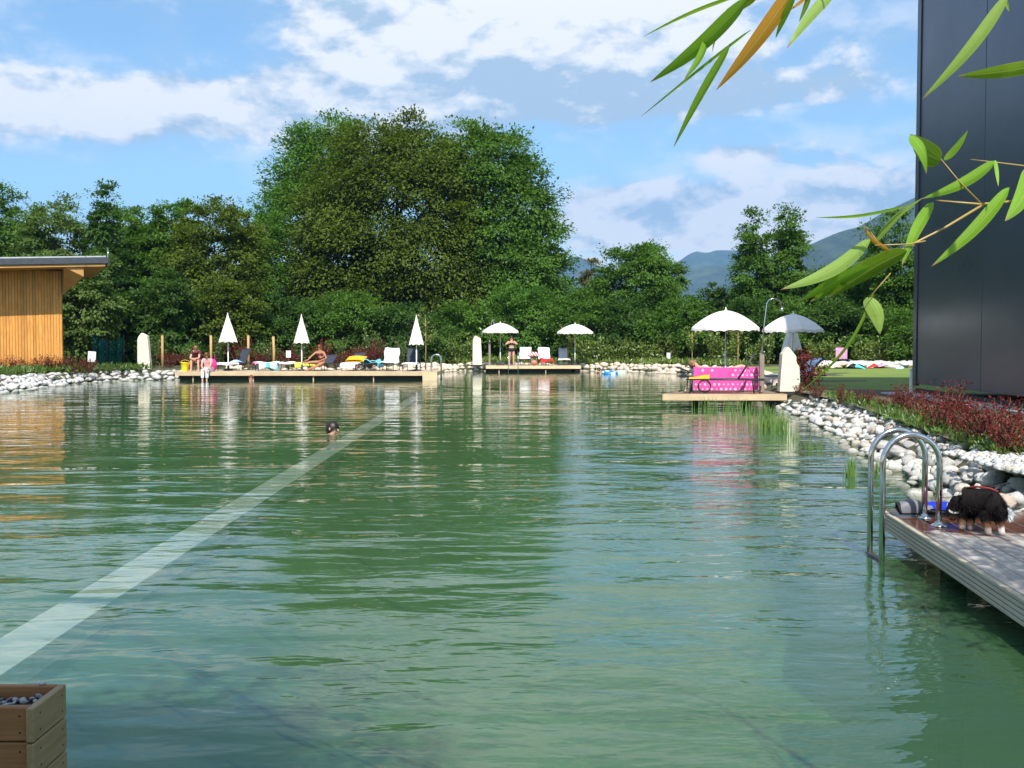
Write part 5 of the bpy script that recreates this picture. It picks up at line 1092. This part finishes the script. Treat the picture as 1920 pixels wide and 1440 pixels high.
# standing bather, hands at the chest
J = dict(pelvis=(0, 0, .92), chest=(0, .01, 1.24), neck=(0, 0, 1.42), head=(0, -.02, 1.55), shoulder_l=(-.17, .01, 1.34), elbow_l=(-.33, -.04, 1.17), wrist_l=(-.17, -.16, 1.25), hand_l=(-.05, -.2, 1.3), shoulder_r=(.17, .01, 1.34), elbow_r=(.33, -.04, 1.17), wrist_r=(.17, -.16, 1.25), hand_r=(.05, -.2, 1.3),
         hip_l=(-.10, 0, .84), knee_l=(-.115, -.01, .47), ankle_l=(-.12, .01, .07), toe_l=(-.13, -.13, .02), hip_r=(.10, 0, .84), knee_r=(.115, -.01, .47), ankle_r=(.12, .01, .07), toe_r=(.13, -.13, .02))
r_, B = person(dk(959, 56.2), .05, 'woman in a black bikini standing with hands raised to her chest on the short deck', J, 'skin_pink', 'hair_dark', wide=1.12)
b = MB(); b.lathe([(.188, .985), (.205, .94), (.218, .88), (.205, .83), (.10, .79), (.0, .775)], 24, cap=False); b.v = [(x, y * .80, z) for x, y, z in b.v]; b.build('bikini_bottom', M['black_cloth'], r_)
b = MB(); b.tube([(.186 * math.cos(a), .135 * math.sin(a), 1.205) for a in [2 * PI * k / 24 for k in range(25)]], .018, 6, False)
for q in (-1, 1): b.ball((q * .078, -.115, 1.235), (.078, .045, .066), 10, 7); b.tube([(q * .08, -.11, 1.27), (q * .11, -.06, 1.37), (q * .09, .04, 1.40)], .008, 5)
b.build('bikini_top', M['black_cloth'], r_)

# woman leaning forward on the edge of a seat, forearms on the knees
J = dict(pelvis=(0, .18, .50), chest=(0, -.06, .80), neck=(0, -.16, .94), head=(.03, -.24, 1.02), shoulder_l=(-.17, -.08, .86), elbow_l=(-.19, -.30, .58), wrist_l=(-.05, -.42, .55), hand_l=(.03, -.46, .54), shoulder_r=(.17, -.08, .86), elbow_r=(.19, -.30, .58), wrist_r=(.05, -.42, .56), hand_r=(-.03, -.46, .55),
         hip_l=(-.10, .12, .48), knee_l=(-.15, -.28, .50), ankle_l=(-.16, -.30, .07), toe_l=(-.17, -.44, .02), hip_r=(.10, .12, .48), knee_r=(.15, -.28, .50), ankle_r=(.16, -.28, .07), toe_r=(.17, -.42, .02))
st = empty('stool', (atd(369, 690, 44.6).x, 44.78, DZ), label='low stool under the bather leaning on her knees', cat='stool'); b = MB(); b.box((0, 0, .38), (.4, .36, .04)); b.build('seat', M['deck_brown'], st)
for sx in (-1, 1):
    for sy in (-1, 1): b = MB(); b.tube([(sx * .16, sy * .14, .37), (sx * .18, sy * .16, 0)], .018, 6); b.build('leg', M['deck_brown'], st)
r_, B = person((atd(369, 690, 44.6).x, 44.6, DZ), 0, 'woman in a dark maroon top sitting bent forward with elbows on her knees', J, 'skin_pink', 'hair_brown', Vector((.2, -1, -.5)), hlen=.12)
link('top', B.limb('top', [[((0, .2, .52), (.20, .16)), ((0, .06, .68), (.19, .155)), ('chest', (.205, .155)), ((0, -.11, .88), (.13, .11))], [('chest', (.205, .155)), ('shoulder_l', .095), ((-.185, -.19, .72), .075)], [('chest', (.205, .155)), ('shoulder_r', .095), ((.185, -.19, .72), .075)]], M['maroon_cloth'], 1), r_)
# person in pink shirt and white trousers sitting on the deck edge, feet to the water
J = dict(pelvis=(0, .14, .09), chest=(.03, -.02, .44), neck=(.03, -.10, .60), head=(.03, -.17, .72), shoulder_l=(-.15, -.03, .52), elbow_l=(-.17, -.22, .28), wrist_l=(-.06, -.36, .12), hand_l=(0, -.4, .02), shoulder_r=(.20, -.03, .52), elbow_r=(.22, -.22, .28), wrist_r=(.12, -.36, .10), hand_r=(.12, -.38, .0),
         hip_l=(-.09, .10, .08), knee_l=(-.10, -.30, .08), ankle_l=(-.10, -.32, -.36), toe_l=(-.10, -.44, -.43), hip_r=(.09, .10, .08), knee_r=(.10, -.30, .08), ankle_r=(.08, -.32, -.36), toe_r=(.09, -.44, -.43))
r_, B = person((atd(388, 700, 43.4).x, 43.42, DZ), 0, 'auburn haired person in a pink shirt and white trousers sitting on the deck edge', J, 'skin', 'hair_red', Vector((.3, -1, -.6)), hlen=.05)
link('shirt', B.limb('shirt', [[((0, .13, .10), (.185, .14)), ((.02, .05, .28), (.155, .125)), ('chest', (.18, .128)), ((.03, -.07, .55), (.09, .075))], [('chest', (.18, .128)), ('shoulder_l', .078), ((-.165, -.15, .38), .062)], [('chest', (.18, .128)), ('shoulder_r', .078), ((.215, -.15, .38), .062)]], M['pink_cloth'], 1), r_)
link('trousers', B.limb('trousers', [[('pelvis', (.18, .13)), ('hip_l', .11), ((-.10, -.15, .085), .10), ('knee_l', .082), ((-.10, -.32, -.30), .075)], [('pelvis', (.18, .13)), ('hip_r', .11), ((.10, -.15, .085), .10), ('knee_r', .082), ((.09, -.32, -.30), .075)]], M['white_cloth'], 0), r_)
# towel bag beside them
p = atd(400, 676, 44.4); b = MB(); b.ball((0, 0, .28), (.16, .13, .28), 12, 8); b.tube([(-.09, 0, .5), (-.06, 0, .66), (.06, 0, .66), (.09, 0, .5)], .014, 6); M['magenta'] = mat('magenta_cloth', (.55, .03, .22), .8); o = b.build('beach_bag', M['magenta'], None, (p.x, 44.4, DZ)); tag(o, 'magenta beach bag between the auburn haired person and the dark blue lounger', 'bag')

# tanned woman sitting sideways on a lounger, one arm reaching forward
J = dict(pelvis=(.15, .05, .42), chest=(.02, 0, .76), neck=(.0, -.02, .92), head=(.0, -.05, 1.05), shoulder_l=(-.15, .0, .84), elbow_l=(-.33, -.12, .68), wrist_l=(-.50, -.22, .50), hand_l=(-.62, -.26, .47), shoulder_r=(.18, .02, .83), elbow_r=(.29, -.05, .58), wrist_r=(.10, -.22, .48), hand_r=(0, -.26, .46),
         hip_l=(.06, -.04, .40), knee_l=(-.30, -.18, .40), ankle_l=(-.62, -.24, .36), toe_l=(-.76, -.26, .40), hip_r=(.16, -.10, .38), knee_r=(-.12, -.42, .22), ankle_r=(-.50, -.42, .07), toe_r=(-.63, -.44, .06))
r_, B = person((atd(598, 690, 44.55).x, 44.75, DZ), .1, 'tanned woman in a bikini sitting on a lounger with her legs stretched to the left', J, 'skin_tan', 'hair_red', Vector((-.3, -1, -.2)), hlen=.20)
b = MB()
for q in (-1, 1): b.ball((q * .075 + .015, -.105, .74), (.075, .045, .06), 10, 7)
b.tube([(.02 + .16 * math.cos(a), .11 * math.sin(a), .72) for a in [2 * PI * k / 24 for k in range(25)]], .014, 6, False); b.build('bikini_top', M['maroon_cloth'], r_)
link('bikini_bottom', B.limb('bikini_bottom', [[((.11, .04, .51), (.19, .15)), ((.15, .04, .42), (.205, .165)), ((.06, -.08, .40), .14)]], M['maroon_cloth'], 1), r_)

# swimmer near the dividing wall: head and shoulders above the water, seen from behind
J = dict(pelvis=(-.1, .1, -.62), chest=(-.03, .03, -.20), neck=(0, 0, .02), head=(.015, .01, .145), shoulder_l=(-.19, .02, -.065), elbow_l=(-.42, .12, -.13), wrist_l=(-.5, .38, -.10), shoulder_r=(.19, .05, -.065), elbow_r=(.40, .2, -.10), wrist_r=(.42, .46, -.06), hip_l=(-.2, .08, -.7), knee_l=(-.24, -.1, -1.1), ankle_l=(-.26, -.45, -1.3), toe_l=(-.26, -.58, -1.34), hip_r=(0, .08, -.7), knee_r=(.02, -.1, -1.1), ankle_r=(0, -.45, -1.3), toe_r=(0, -.58, -1.34))
p = at(621, 813, 0); r_, B = person((p.x, p.y, -.07), 0, 'dark haired swimmer beside the submerged wall, seen from behind', J, 'skin', 'hair_dark', Vector((.95, -.25, .05)), k=1.12, hands=False)
# swimmer under the long deck, and child with a ring
J2 = dict(J); p = at(470, 714, 0); r_, B = person((p.x, p.y, -.04), 0, 'red haired swimmer in the water in front of the long deck', J2, 'skin_pink', 'hair_red', Vector((.2, -1, 0)), k=1.1, hands=False)
p = at(1122, 699.5, 0); r_, B = person((p.x, p.y, .03), 0, 'dark haired swimmer holding a blue swim ring at the far shore', J2, 'skin_pink', 'hair_dark', Vector((-1, -.2, 0)), k=1.0, hands=False)
m, t, out = new_mat('swim_ring'); co = t.coord('Object'); x_, y_, z_ = t.xyz(co); an_ = t.math('ARCTAN2', y_, x_); st = t.math('GREATER_THAN', t.math('SINE', t.math('MULTIPLY', an_, 4.)), .35); pbr(t, out, t.mix(st, (.03, .20, .62), (.55, .75, .72)), .3); M['ring'] = m
p = at(1143, 701, 0); b = MB(); b.tube([(.36 * math.cos(a), .36 * math.sin(a), 0) for a in [2 * PI * k / 28 for k in range(29)]], .085, 12, False); o = b.build('swim_ring', M['ring'], None, (p.x, p.y, .06), (.12, .05, 0)); tag(o, 'blue and white swim ring floating beside the far swimmer', 'swim ring')
b = MB(); p2 = at(1160, 698, 0); b.grid(lambda u, v: (.34 * (u - .5) * 2, .25 * (v - .5) * 2, .10 * math.sin(PI * u) ** .5 * math.sin(PI * v) ** .5), 10, 8); o = b.build('swim_float', mat('pale_float', (.45, .66, .50), .4), None, (p2.x + .2, p2.y + .2, .0), (.3, 0, .2)); tag(o, 'pale green float next to the blue swim ring', 'float')
# sunbather lying behind the magenta towel
J = dict(pelvis=(0, 0, .45), chest=(-.42, 0, .52), neck=(-.62, 0, .58), head=(-.76, 0, .66), shoulder_l=(-.52, -.17, .52), elbow_l=(-.30, -.28, .46), wrist_l=(-.05, -.25, .44), shoulder_r=(-.52, .17, .52), elbow_r=(-.30, .28, .46), wrist_r=(-.05, .25, .44), hip_l=(.10, -.1, .45), knee_l=(.50, -.12, .62), ankle_l=(.85, -.12, .42), toe_l=(.95, -.12, .5), hip_r=(.10, .1, .45), knee_r=(.5, .12, .46), ankle_r=(.9, .12, .43), toe_r=(.98, .12, .5))
r_, B = person((atd(1352, 690, 26.6).x + .02, 26.6, DZ), 0, 'sunbather lying on a lounger behind the magenta towel, head just showing', J, 'skin_pink', 'hair_brown', Vector((.5, -.2, 1)))

# ================================================================== DOG, FIN, BAMBOO
dp = at(1850, 1001, DK)
dg_ = empty('dog', (dp.x, dp.y, DK), R(0), 'small black dog with white and tan legs sniffing the wet dock', 'dog', s=.93)
# x right, y away; the dog stands turned away to the left, head lowered on the left
P = [(.05, .02, .225), (-.02, .08, .245), (-.09, .14, .235), (-.135, .18, .205), (-.16, .19, .16), (-.175, .17, .105), (-.19, .14, .075),      # 0 hips .. 6 muzzle
     (.085, -.02, .17), (.075, .0, .115), (.085, -.045, .065), (.08, -.05, .018), (.082, -.085, .012),       # near right hind leg
     (-.005, -.02, .17), (-.02, .0, .115), (-.012, -.045, .065), (-.015, -.045, .018), (-.018, -.08, .012),  # left hind leg
     (-.06, .13, .16), (-.062, .12, .09), (-.065, .12, .02), (-.067, .09, .012), (-.115, .16, .14), (-.118, .14, .09), (-.12, .14, .02), (-.123, .11, .012),
     (.105, -.01, .215), (.135, -.03, .17), (.145, -.04, .12)]
E = [(0, 1), (1, 2), (2, 3), (3, 4), (4, 5), (5, 6), (0, 7), (7, 8), (8, 9), (9, 10), (10, 11), (0, 12), (12, 13), (13, 14), (14, 15), (15, 16), (2, 17), (17, 18), (18, 19), (19, 20), (2, 21), (21, 22), (22, 23), (23, 24), (0, 25), (25, 26), (26, 27)]
Rd = [(.092, .095), (.098, .098), (.092, .095), .06, .052, .045, .024, .062, .046, .028, .024, .024, .062, .046, .028, .024, .024, .052, .036, .026, .024, .05, .036, .026, .024, .024, .024, .018]
dm = skin_mesh('body', P, E, Rd, M['black_cloth'], 1, 2)
m, t, out = new_mat('dog_coat'); co = t.coord('Object'); x_, y_, z_ = t.xyz(co); n_ = t.noise(co, 26, 4, .6); nz_ = t.math('ADD', z_, t.math('MULTIPLY', t.math('SUBTRACT', n_, .5), .09))
c = t.mix(t.remap(nz_, .10, .075, 0, 1), (.011, .009, .009), (.11, .05, .025)); c = t.mix(t.math('MULTIPLY', t.remap(nz_, .07, .05, 0, 1), t.remap(x_, -.05, .06, .25, 1.)), c, (.46, .43, .41))
tail = t.math('MULTIPLY', t.math('GREATER_THAN', x_, .122), t.math('LESS_THAN', nz_, .20)); c = t.mix(tail, c, (.55, .60, .64)); c = t.mix(t.remap(t.noise(co, 130, 2), .4, .7), c, t.mix(1., c, (1.35, 1.3, 1.25), 'MULTIPLY')); pbr(t, out, c, .85, 0, t.bump(t.noise(t.mapping(co, (60, 60, 20)), 1., 3), .9, .008), .12); M['coat'] = m
dm.materials.clear(); dm.materials.append(m); link('body', dm, dg_)
vv = np.array([v.co[:] for v in dm.vertices]); vn = np.array([v.normal[:] for v in dm.vertices]); rr = np.random.default_rng(2); cand = np.nonzero(vv[:, 2] > .105)[0]; idx = cand[rr.integers(0, len(cand), 5200)]; P_ = vv[idx] + rr.normal(size=(5200, 3)) * .006
D_ = vn[idx] * .45 + np.array([.15, -.25, -.9]) + rr.normal(size=(5200, 3)) * .25; V, Q = leaf_quads(P_, D_, vn[idx], .024 * rr.uniform(.6, 1.3, 5200), .0045); link('fur', np_mesh('fur', V, Q, M['coat']), dg_)['kind'] = 'stuff'
for q in (-1, 1): b = MB(); b.grid(lambda u, v: (-.155 + q * .045 + q * .03 * u, .165 + (v - .5) * .05, .20 - .085 * u + .01 * math.sin(PI * v)), 5, 4); b.build('ear', M['coat'], dg_)
b = MB(); b.tube([(-.145 + .062 * math.cos(a), .175 + .045 * math.sin(a), .185 + .055 * math.sin(a + .6)) for a in [2 * PI * k / 24 for k in range(25)]], .009, 6, False); M['harness_white'] = mat('pale_collar', (.6, .58, .58), .6); b.build('collar', M['harness_white'], dg_)
b = MB(); b.tube([(-.10, .10, .322), (-.05, .05, .338), (.02, .0, .331), (.07, -.02, .31)], .008, 6); M['harness_red'] = mat('red_harness', (.20, .02, .02), .6); b.build('harness', M['harness_red'], dg_)
b = MB(); b.tube([(.02, .0, .342), (.10, .04, .352), (.19, .06, .362)], [.005, .006, .008], 6); b.build('leash', M['black_cloth'], dg_)

# swim fin lying on the dock
fp = at(1690, 962, DK); fn_ = empty('swim_fin', (fp.x - .03, fp.y - .10, DK), R(-3), 'blue and black swim fin lying at the end of the near dock', 'swim fin'); M['fin_blue'] = mat('fin_blue', (.012, .03, .42), .35); M['fin_grey'] = mat('fin_grey', (.16, .16, .19), .5)
b = MB(); b.grid(lambda u, v: (.22 + u * .36, (v - .5) * (.13 + .09 * u), .028 + .012 * abs(v - .5) * 4 - .014 * u), 8, 8); b.grid(lambda u, v: (.22 + u * .36, (v - .5) * (.13 + .09 * u), .018 - .008 * u), 4, 4); b.build('blade', M['fin_blue'], fn_)
for q in (-1, 1): b = MB(); b.tube([(.15, q * .055, .035), (.35, q * .085, .028), (.56, q * .108, .016)], [.012, .009, .006], 6); b.build('rib', M['black_cloth'], fn_)
b = MB(); b.grid(lambda u, v: (u * .24, .055 * (1 - .15 * u) * math.cos(PI * v * 1.0) * 1.0, .002 + (.045 + .055 * math.sin(PI * min(1, .15 + u * 1.0)) * (1 if u < .8 else .8)) * math.sin(PI * v)), 10, 10); b.build('foot_pocket', M['fin_grey'], fn_)
b = MB(); b.tube([(0, .056, .01), (-.012, .03, .055), (-.014, 0, .065), (-.012, -.03, .055), (0, -.056, .01)], .010, 6); b.box((.12, 0, .006), (.26, .115, .012)); b.build('heel_strap', M['black_cloth'], fn_)

fn_.rotation_euler = (R(16), 0, R(-3)); fn_.location.z += .03; fn_.location.x -= .03
# bamboo reaching in from the right and from above
M['bamboo_leaf'] = None
def bam_mat(name, c1, c2):
    m, t, out = new_mat(name); co = t.coord('UV'); u_, v_, _ = t.xyz(co); lines = t.noise(t.vec(t.math('MULTIPLY', u_, 26.), t.math('MULTIPLY', v_, 1.2), 0.), 1., 3); ob = t.noise(t.coord('Object'), 14, 4)
    c = t.mix(t.remap(lines, .3, .7), c1, c2); c = t.mix(t.math('MULTIPLY', t.remap(ob, .55, .72), .5), c, tuple(x * 1.35 for x in c2)); rib = t.math('LESS_THAN', t.math('ABSOLUTE', t.math('SUBTRACT', u_, .5)), .035); c = t.mix(t.math('MULTIPLY', rib, .45), c, (.45, .52, .16)); sp_ = t.noise(t.coord('Object'), 120, 3, .6); c = t.mix(t.math('MULTIPLY', t.remap(sp_, .64, .70), .6), c, (.34, .26, .09)); edge = t.math('ABSOLUTE', t.math('SUBTRACT', u_, .5)); dry = t.remap(t.math('ADD', edge, t.math('MULTIPLY', ob, .25)), .58, .66); c = t.mix(t.math('MULTIPLY', dry, .7), c, (.46, .38, .15)); tipb = t.remap(t.math('ADD', v_, t.math('MULTIPLY', t.math('SUBTRACT', ob, .5), .12)), .90, .98); c = t.mix(tipb, c, (.40, .27, .12))
    d = t.node('ShaderNodeBsdfPrincipled'); t.l.new(c, d.inputs['Base Color']); d.inputs['Roughness'].default_value = .42; t.l.new(t.bump(lines, .5, .0006), d.inputs['Normal']); tr = t.node('ShaderNodeBsdfTranslucent'); t.l.new(t.mix(1., c, (1.5, 1.5, .7), 'MULTIPLY'), tr.inputs[0]); ms = t.node('ShaderNodeMixShader'); ms.inputs[0].default_value = .38; t.l.new(d.outputs[0], ms.inputs[1]); t.l.new(tr.outputs[0], ms.inputs[2]); t.l.new(ms.outputs[0], out.inputs[0]); return m
M['bl_green'] = bam_mat('bamboo_green', (.16, .35, .02), (.27, .49, .05)); M['bl_pale'] = bam_mat('bamboo_pale', (.25, .42, .07), (.38, .53, .15)); M['bl_dark'] = bam_mat('bamboo_dark', (.11, .22, .010), (.19, .31, .02)); M['bl_orange'] = bam_mat('bamboo_orange', (.48, .22, .025), (.62, .33, .055)); M['culm'] = mat('bamboo_culm', (.34, .24, .075), .4, 0, .2, 8)
def bleaf(parent, a, c, wpx, m, da=1.4, db=None, bend=0., roll=.35, cup=.18, belly=.32):
    """blade from pixel a (base) to pixel c (tip) at distances da, db; wpx its width in the picture"""
    db = db or da; A, C = atd(a[0], a[1], da), atd(c[0], c[1], db); ax = C - A; ln = ax.length; T_ = ax.normalized(); view = (A + C) * .5 - cam.location; view.normalize()
    S = T_.cross(view).normalized(); N = S.cross(T_).normalized(); S2 = (S * math.cos(roll) + N * math.sin(roll)).normalized(); N2 = S2.cross(T_).normalized(); w_ = .70 * wpx / F_PX * (da + db) / 2 / max(.25, abs(math.cos(roll)))
    NU, NV = 18, 6; vs = []; uv = []
    for i in range(NU + 1):
        u = i / NU; prof = (u / belly) ** .55 * math.exp(.55 * (1 - u / belly)) if u < belly else math.cos((u - belly) / (1 - belly) * PI / 2) ** .85; prof = max(0, min(1, prof)) if u > 0 else .12
        for j in range(NV + 1):
            s = (j / NV - .5); vs.append(A + ax * u + S * bend * ln * math.sin(PI * u) + N2 * (-.03 * ln * math.sin(PI * u)) + S2 * s * w_ * prof + N2 * abs(s) * w_ * prof * cup); uv.append((j / NV, u))
    fs = [(i * (NV + 1) + j, (i + 1) * (NV + 1) + j, (i + 1) * (NV + 1) + j + 1, i * (NV + 1) + j + 1) for i in range(NU) for j in range(NV)]
    org = parent.matrix_world.translation if False else parent.location; me = bpy.data.meshes.new('leaf'); me.from_pydata([tuple(v - org) for v in vs], [], fs); me.polygons.foreach_set('use_smooth', [True] * len(fs)); ul = me.uv_layers.new(name='UVMap')
    for lp in me.loops: ul.data[lp.index].uv = uv[lp.vertex_index]
    me.materials.append(M[m]); return link('leaf', me, parent)
def twig(parent, pts, r, ds): b = MB(); b.tube([atd(p[0], p[1], d) - parent.location for p, d in zip(pts, ds)], r, 6); return b.build('twig', M['culm'], parent)
RB = empty('bamboo', (1.35, 1.5, .1), label='bamboo with bright green leaves reaching in from the right edge', cat='bamboo')
D0 = 1.42
b = MB(); b.tube([Vector(v) - Vector((1.35, 1.5, .1)) for v in ((1.35, 1.5, .1), (1.32, 1.5, 1.2), (1.25, 1.5, 2.2), (1.05, 1.48, 3.0), (.8, 1.45, 3.4))], [.013, .012, .010, .007, .003], 8)
for z in (.3, .6, .9, 1.2, 1.5, 1.8, 2.1): b.lathe([(.0135, -.006), (.0155, 0), (.0135, .006)], 8, (-.02 * z - .005 * z * z, 0, z), cap=False)
b.build('culm', M['culm'], RB)
twig(RB, [(2440, 300), (2100, 360), (1838, 383), (1755, 376)], [.004, .0026, .0018, .0012], [1.5, 1.46, D0, D0]); twig(RB, [(1846, 382), (1770, 428), (1722, 452), (1690, 470), (1630, 508)], [.0018, .0017, .0015, .0013, .0011], [D0] * 5); twig(RB, [(1840, 382), (1800, 342), (1764, 298)], [.0014, .0012, .0009], [D0] * 3)
twig(RB, [(1735, 452), (1700, 458), (1640, 460)], [.0012, .001, .0008], [D0, 1.41, 1.40]); twig(RB, [(1716, 460), (1666, 474), (1655, 466), (1625, 425)], [.0010, .001, .0009, .0005], [D0] * 4); twig(RB, [(1670, 512), (1648, 537), (1628, 560)], [.0008, .0008, .0007], [D0] * 3); twig(RB, [(1960, 316), (1880, 306), (1820, 299)], [.0013, .001, .0006], [1.45] * 3)
leaves = [((1632, 450), (1464, 543), 38, 'bl_pale', 0, .3, .05), ((1668, 486), (1520, 566), 48, 'bl_dark', 0, .55, -.04), ((1628, 500), (1498, 566), 30, 'bl_green', 0, .5, -.03), ((1700, 470), (1552, 560), 46, 'bl_dark', 0, .7, -.05), ((1625, 558), (1650, 627), 40, 'bl_pale', 0, .15, .08),
          ((1892, 352), (1746, 500), 34, 'bl_green', 0, .4, .03), ((1750, 380), (1691, 498), 30, 'bl_green', 0, .7, -.05), ((1866, 303), (1728, 373), 30, 'bl_green', 0, .4, .04), ((1700, 386), (1528, 408), 9, 'bl_green', 0, 1.1, .01), ((1640, 455), (1732, 370), 16, 'bl_dark', 0, .9, .05), ((1763, 302), (1706, 252), 54, 'bl_dark', 0, .6, .06), ((1770, 300), (1815, 244), 18, 'bl_green', 0, .5, -.06), ((1706, 254), (1737, 326), 26, 'bl_green', 0, .9, .1),
          ((1866, 300), (1872, 350), 10, 'bl_green', 0, .3, 0), ((1932, 318), (1884, 415), 46, 'bl_green', 0, .6, .05), ((1960, 120), (1795, 143), 37, 'bl_dark', 0, .3, .01), ((1890, -10), (1728, 187), 32, 'bl_pale', 0, .3, .03), ((1880, -12), (1892, 22), 10, 'bl_pale', 0, .3, 0), ((1640, 545), (1500, 735), 9, 'bl_dark', 0, .9, .06), ((1668, 470), (1616, 418), 12, 'bl_orange', 0, .5, .08)]
for a, c, wp_, mm, _, rl_, bn in leaves: bleaf(RB, a, c, wp_, mm, D0 + random.uniform(-.03, .04), D0 + random.uniform(-.06, .06), bn, rl_)
TBm = empty('bamboo', (.55, 1.15, .1), label='bamboo spray with a withered orange leaf hanging from the top edge', cat='bamboo'); D1 = 1.30
b = MB(); b.tube([Vector(v) - Vector((.55, 1.15, .1)) for v in ((.75, .85, .1), (.74, .87, 1.2), (.68, .95, 2.0), (.55, 1.15, 2.3))], [.012, .011, .007, .003], 8); b.build('culm', M['culm'], TBm)
twig(TBm, [(1760, -190), (1640, -110), (1530, -55), (1478, -10)], [.003, .002, .0016, .001], [1.15, 1.2, D1, D1]); twig(TBm, [(1520, -50), (1440, -6), (1396, 4)], [.0012, .001, .0007], [D1] * 3)
for a, c, wp_, mm, rl_, bn in [((1500, -40), (1342, 170), 42, 'bl_orange', .3, .015), ((1400, -2), (1218, 155), 40, 'bl_green', .5, .03), ((1385, -8), (1204, 70), 10, 'bl_green', 1., -.05), ((1330, 58), (1282, 150), 20, 'bl_green', .7, .03), ((1372, 12), (1335, 100), 12, 'bl_dark', .8, -.08), ((1408, 56), (1198, 222), 8, 'bl_green', 1.1, -.03), ((1368, 86), (1262, 278), 21, 'bl_green', .6, -.03), ((1570, -22), (1474, 92), 30, 'bl_pale', .3, -.03), ((1490, -10), (1454, 72), 18, 'bl_green', .5, -.02), ((1520, -14), (1498, 42), 13, 'bl_dark', .7, 0), ((1515, -8), (1480, 20), 9, 'bl_orange', .6, 0), ((1420, -10), (1368, 26), 24, 'bl_dark', .6, .0)]: bleaf(TBm, a, c, wp_, mm, D1 + random.uniform(-.03, .03), D1 + random.uniform(-.05, .05), bn, rl_)
# bamboo clumps added out of view to cast shade on dock and near water
def clump(name, loc, seed, n, H, spread, label, nl):
    rr = np.random.default_rng(seed); r_ = empty(name, loc, label=label, cat='bamboo'); P = []; D = []
    for k in range(n):
        a = rr.uniform(0, 6.28); b0 = np.array([math.cos(a) * .25, math.sin(a) * .25, 0]); e = np.array([math.cos(a) * spread, math.sin(a) * spread * .7, H * rr.uniform(.8, 1.)]); b = MB(); b.tube([b0, b0 * .7 + e * .3 + np.array([0, 0, H * .12]), e], [.016, .012, .003], 6, False); b.build('culm', M['culm'], r_)
        u = rr.random(nl // n); c = b0 + (e - b0) * (.35 + .65 * u)[:, None]; P.append(c + rr.normal(size=(nl // n, 3)) * .2); D.append(rr.normal(size=(nl // n, 3)) + np.array([0, 0, -.5]))
    P = np.concatenate(P); D = np.concatenate(D); V, Q = leaf_quads(P, D, rr.normal(size=P.shape) + np.array([0, 0, .6]), .17 * rr.uniform(.7, 1.2, len(P)), .024); link('foliage', np_mesh('foliage', V, Q, M['lf_mid'], rr.random(len(Q))), r_)['kind'] = 'stuff'
clump('bamboo', (3.75, 3.0, DK), 4, 14, 3.6, 1.0, 'dense bamboo clump added unseen to the right of the viewer to shade the dock', 9000)
clump('bamboo', (-.8, -.55, .12), 6, 12, 5.2, .8, 'tall bamboo clump behind the viewer, outside the picture', 8000)  # added behind the camera to break up the added roof's shadow edge
print('LEAVES', LEAVES[0], 'OBJECTS', len(bpy.data.objects))
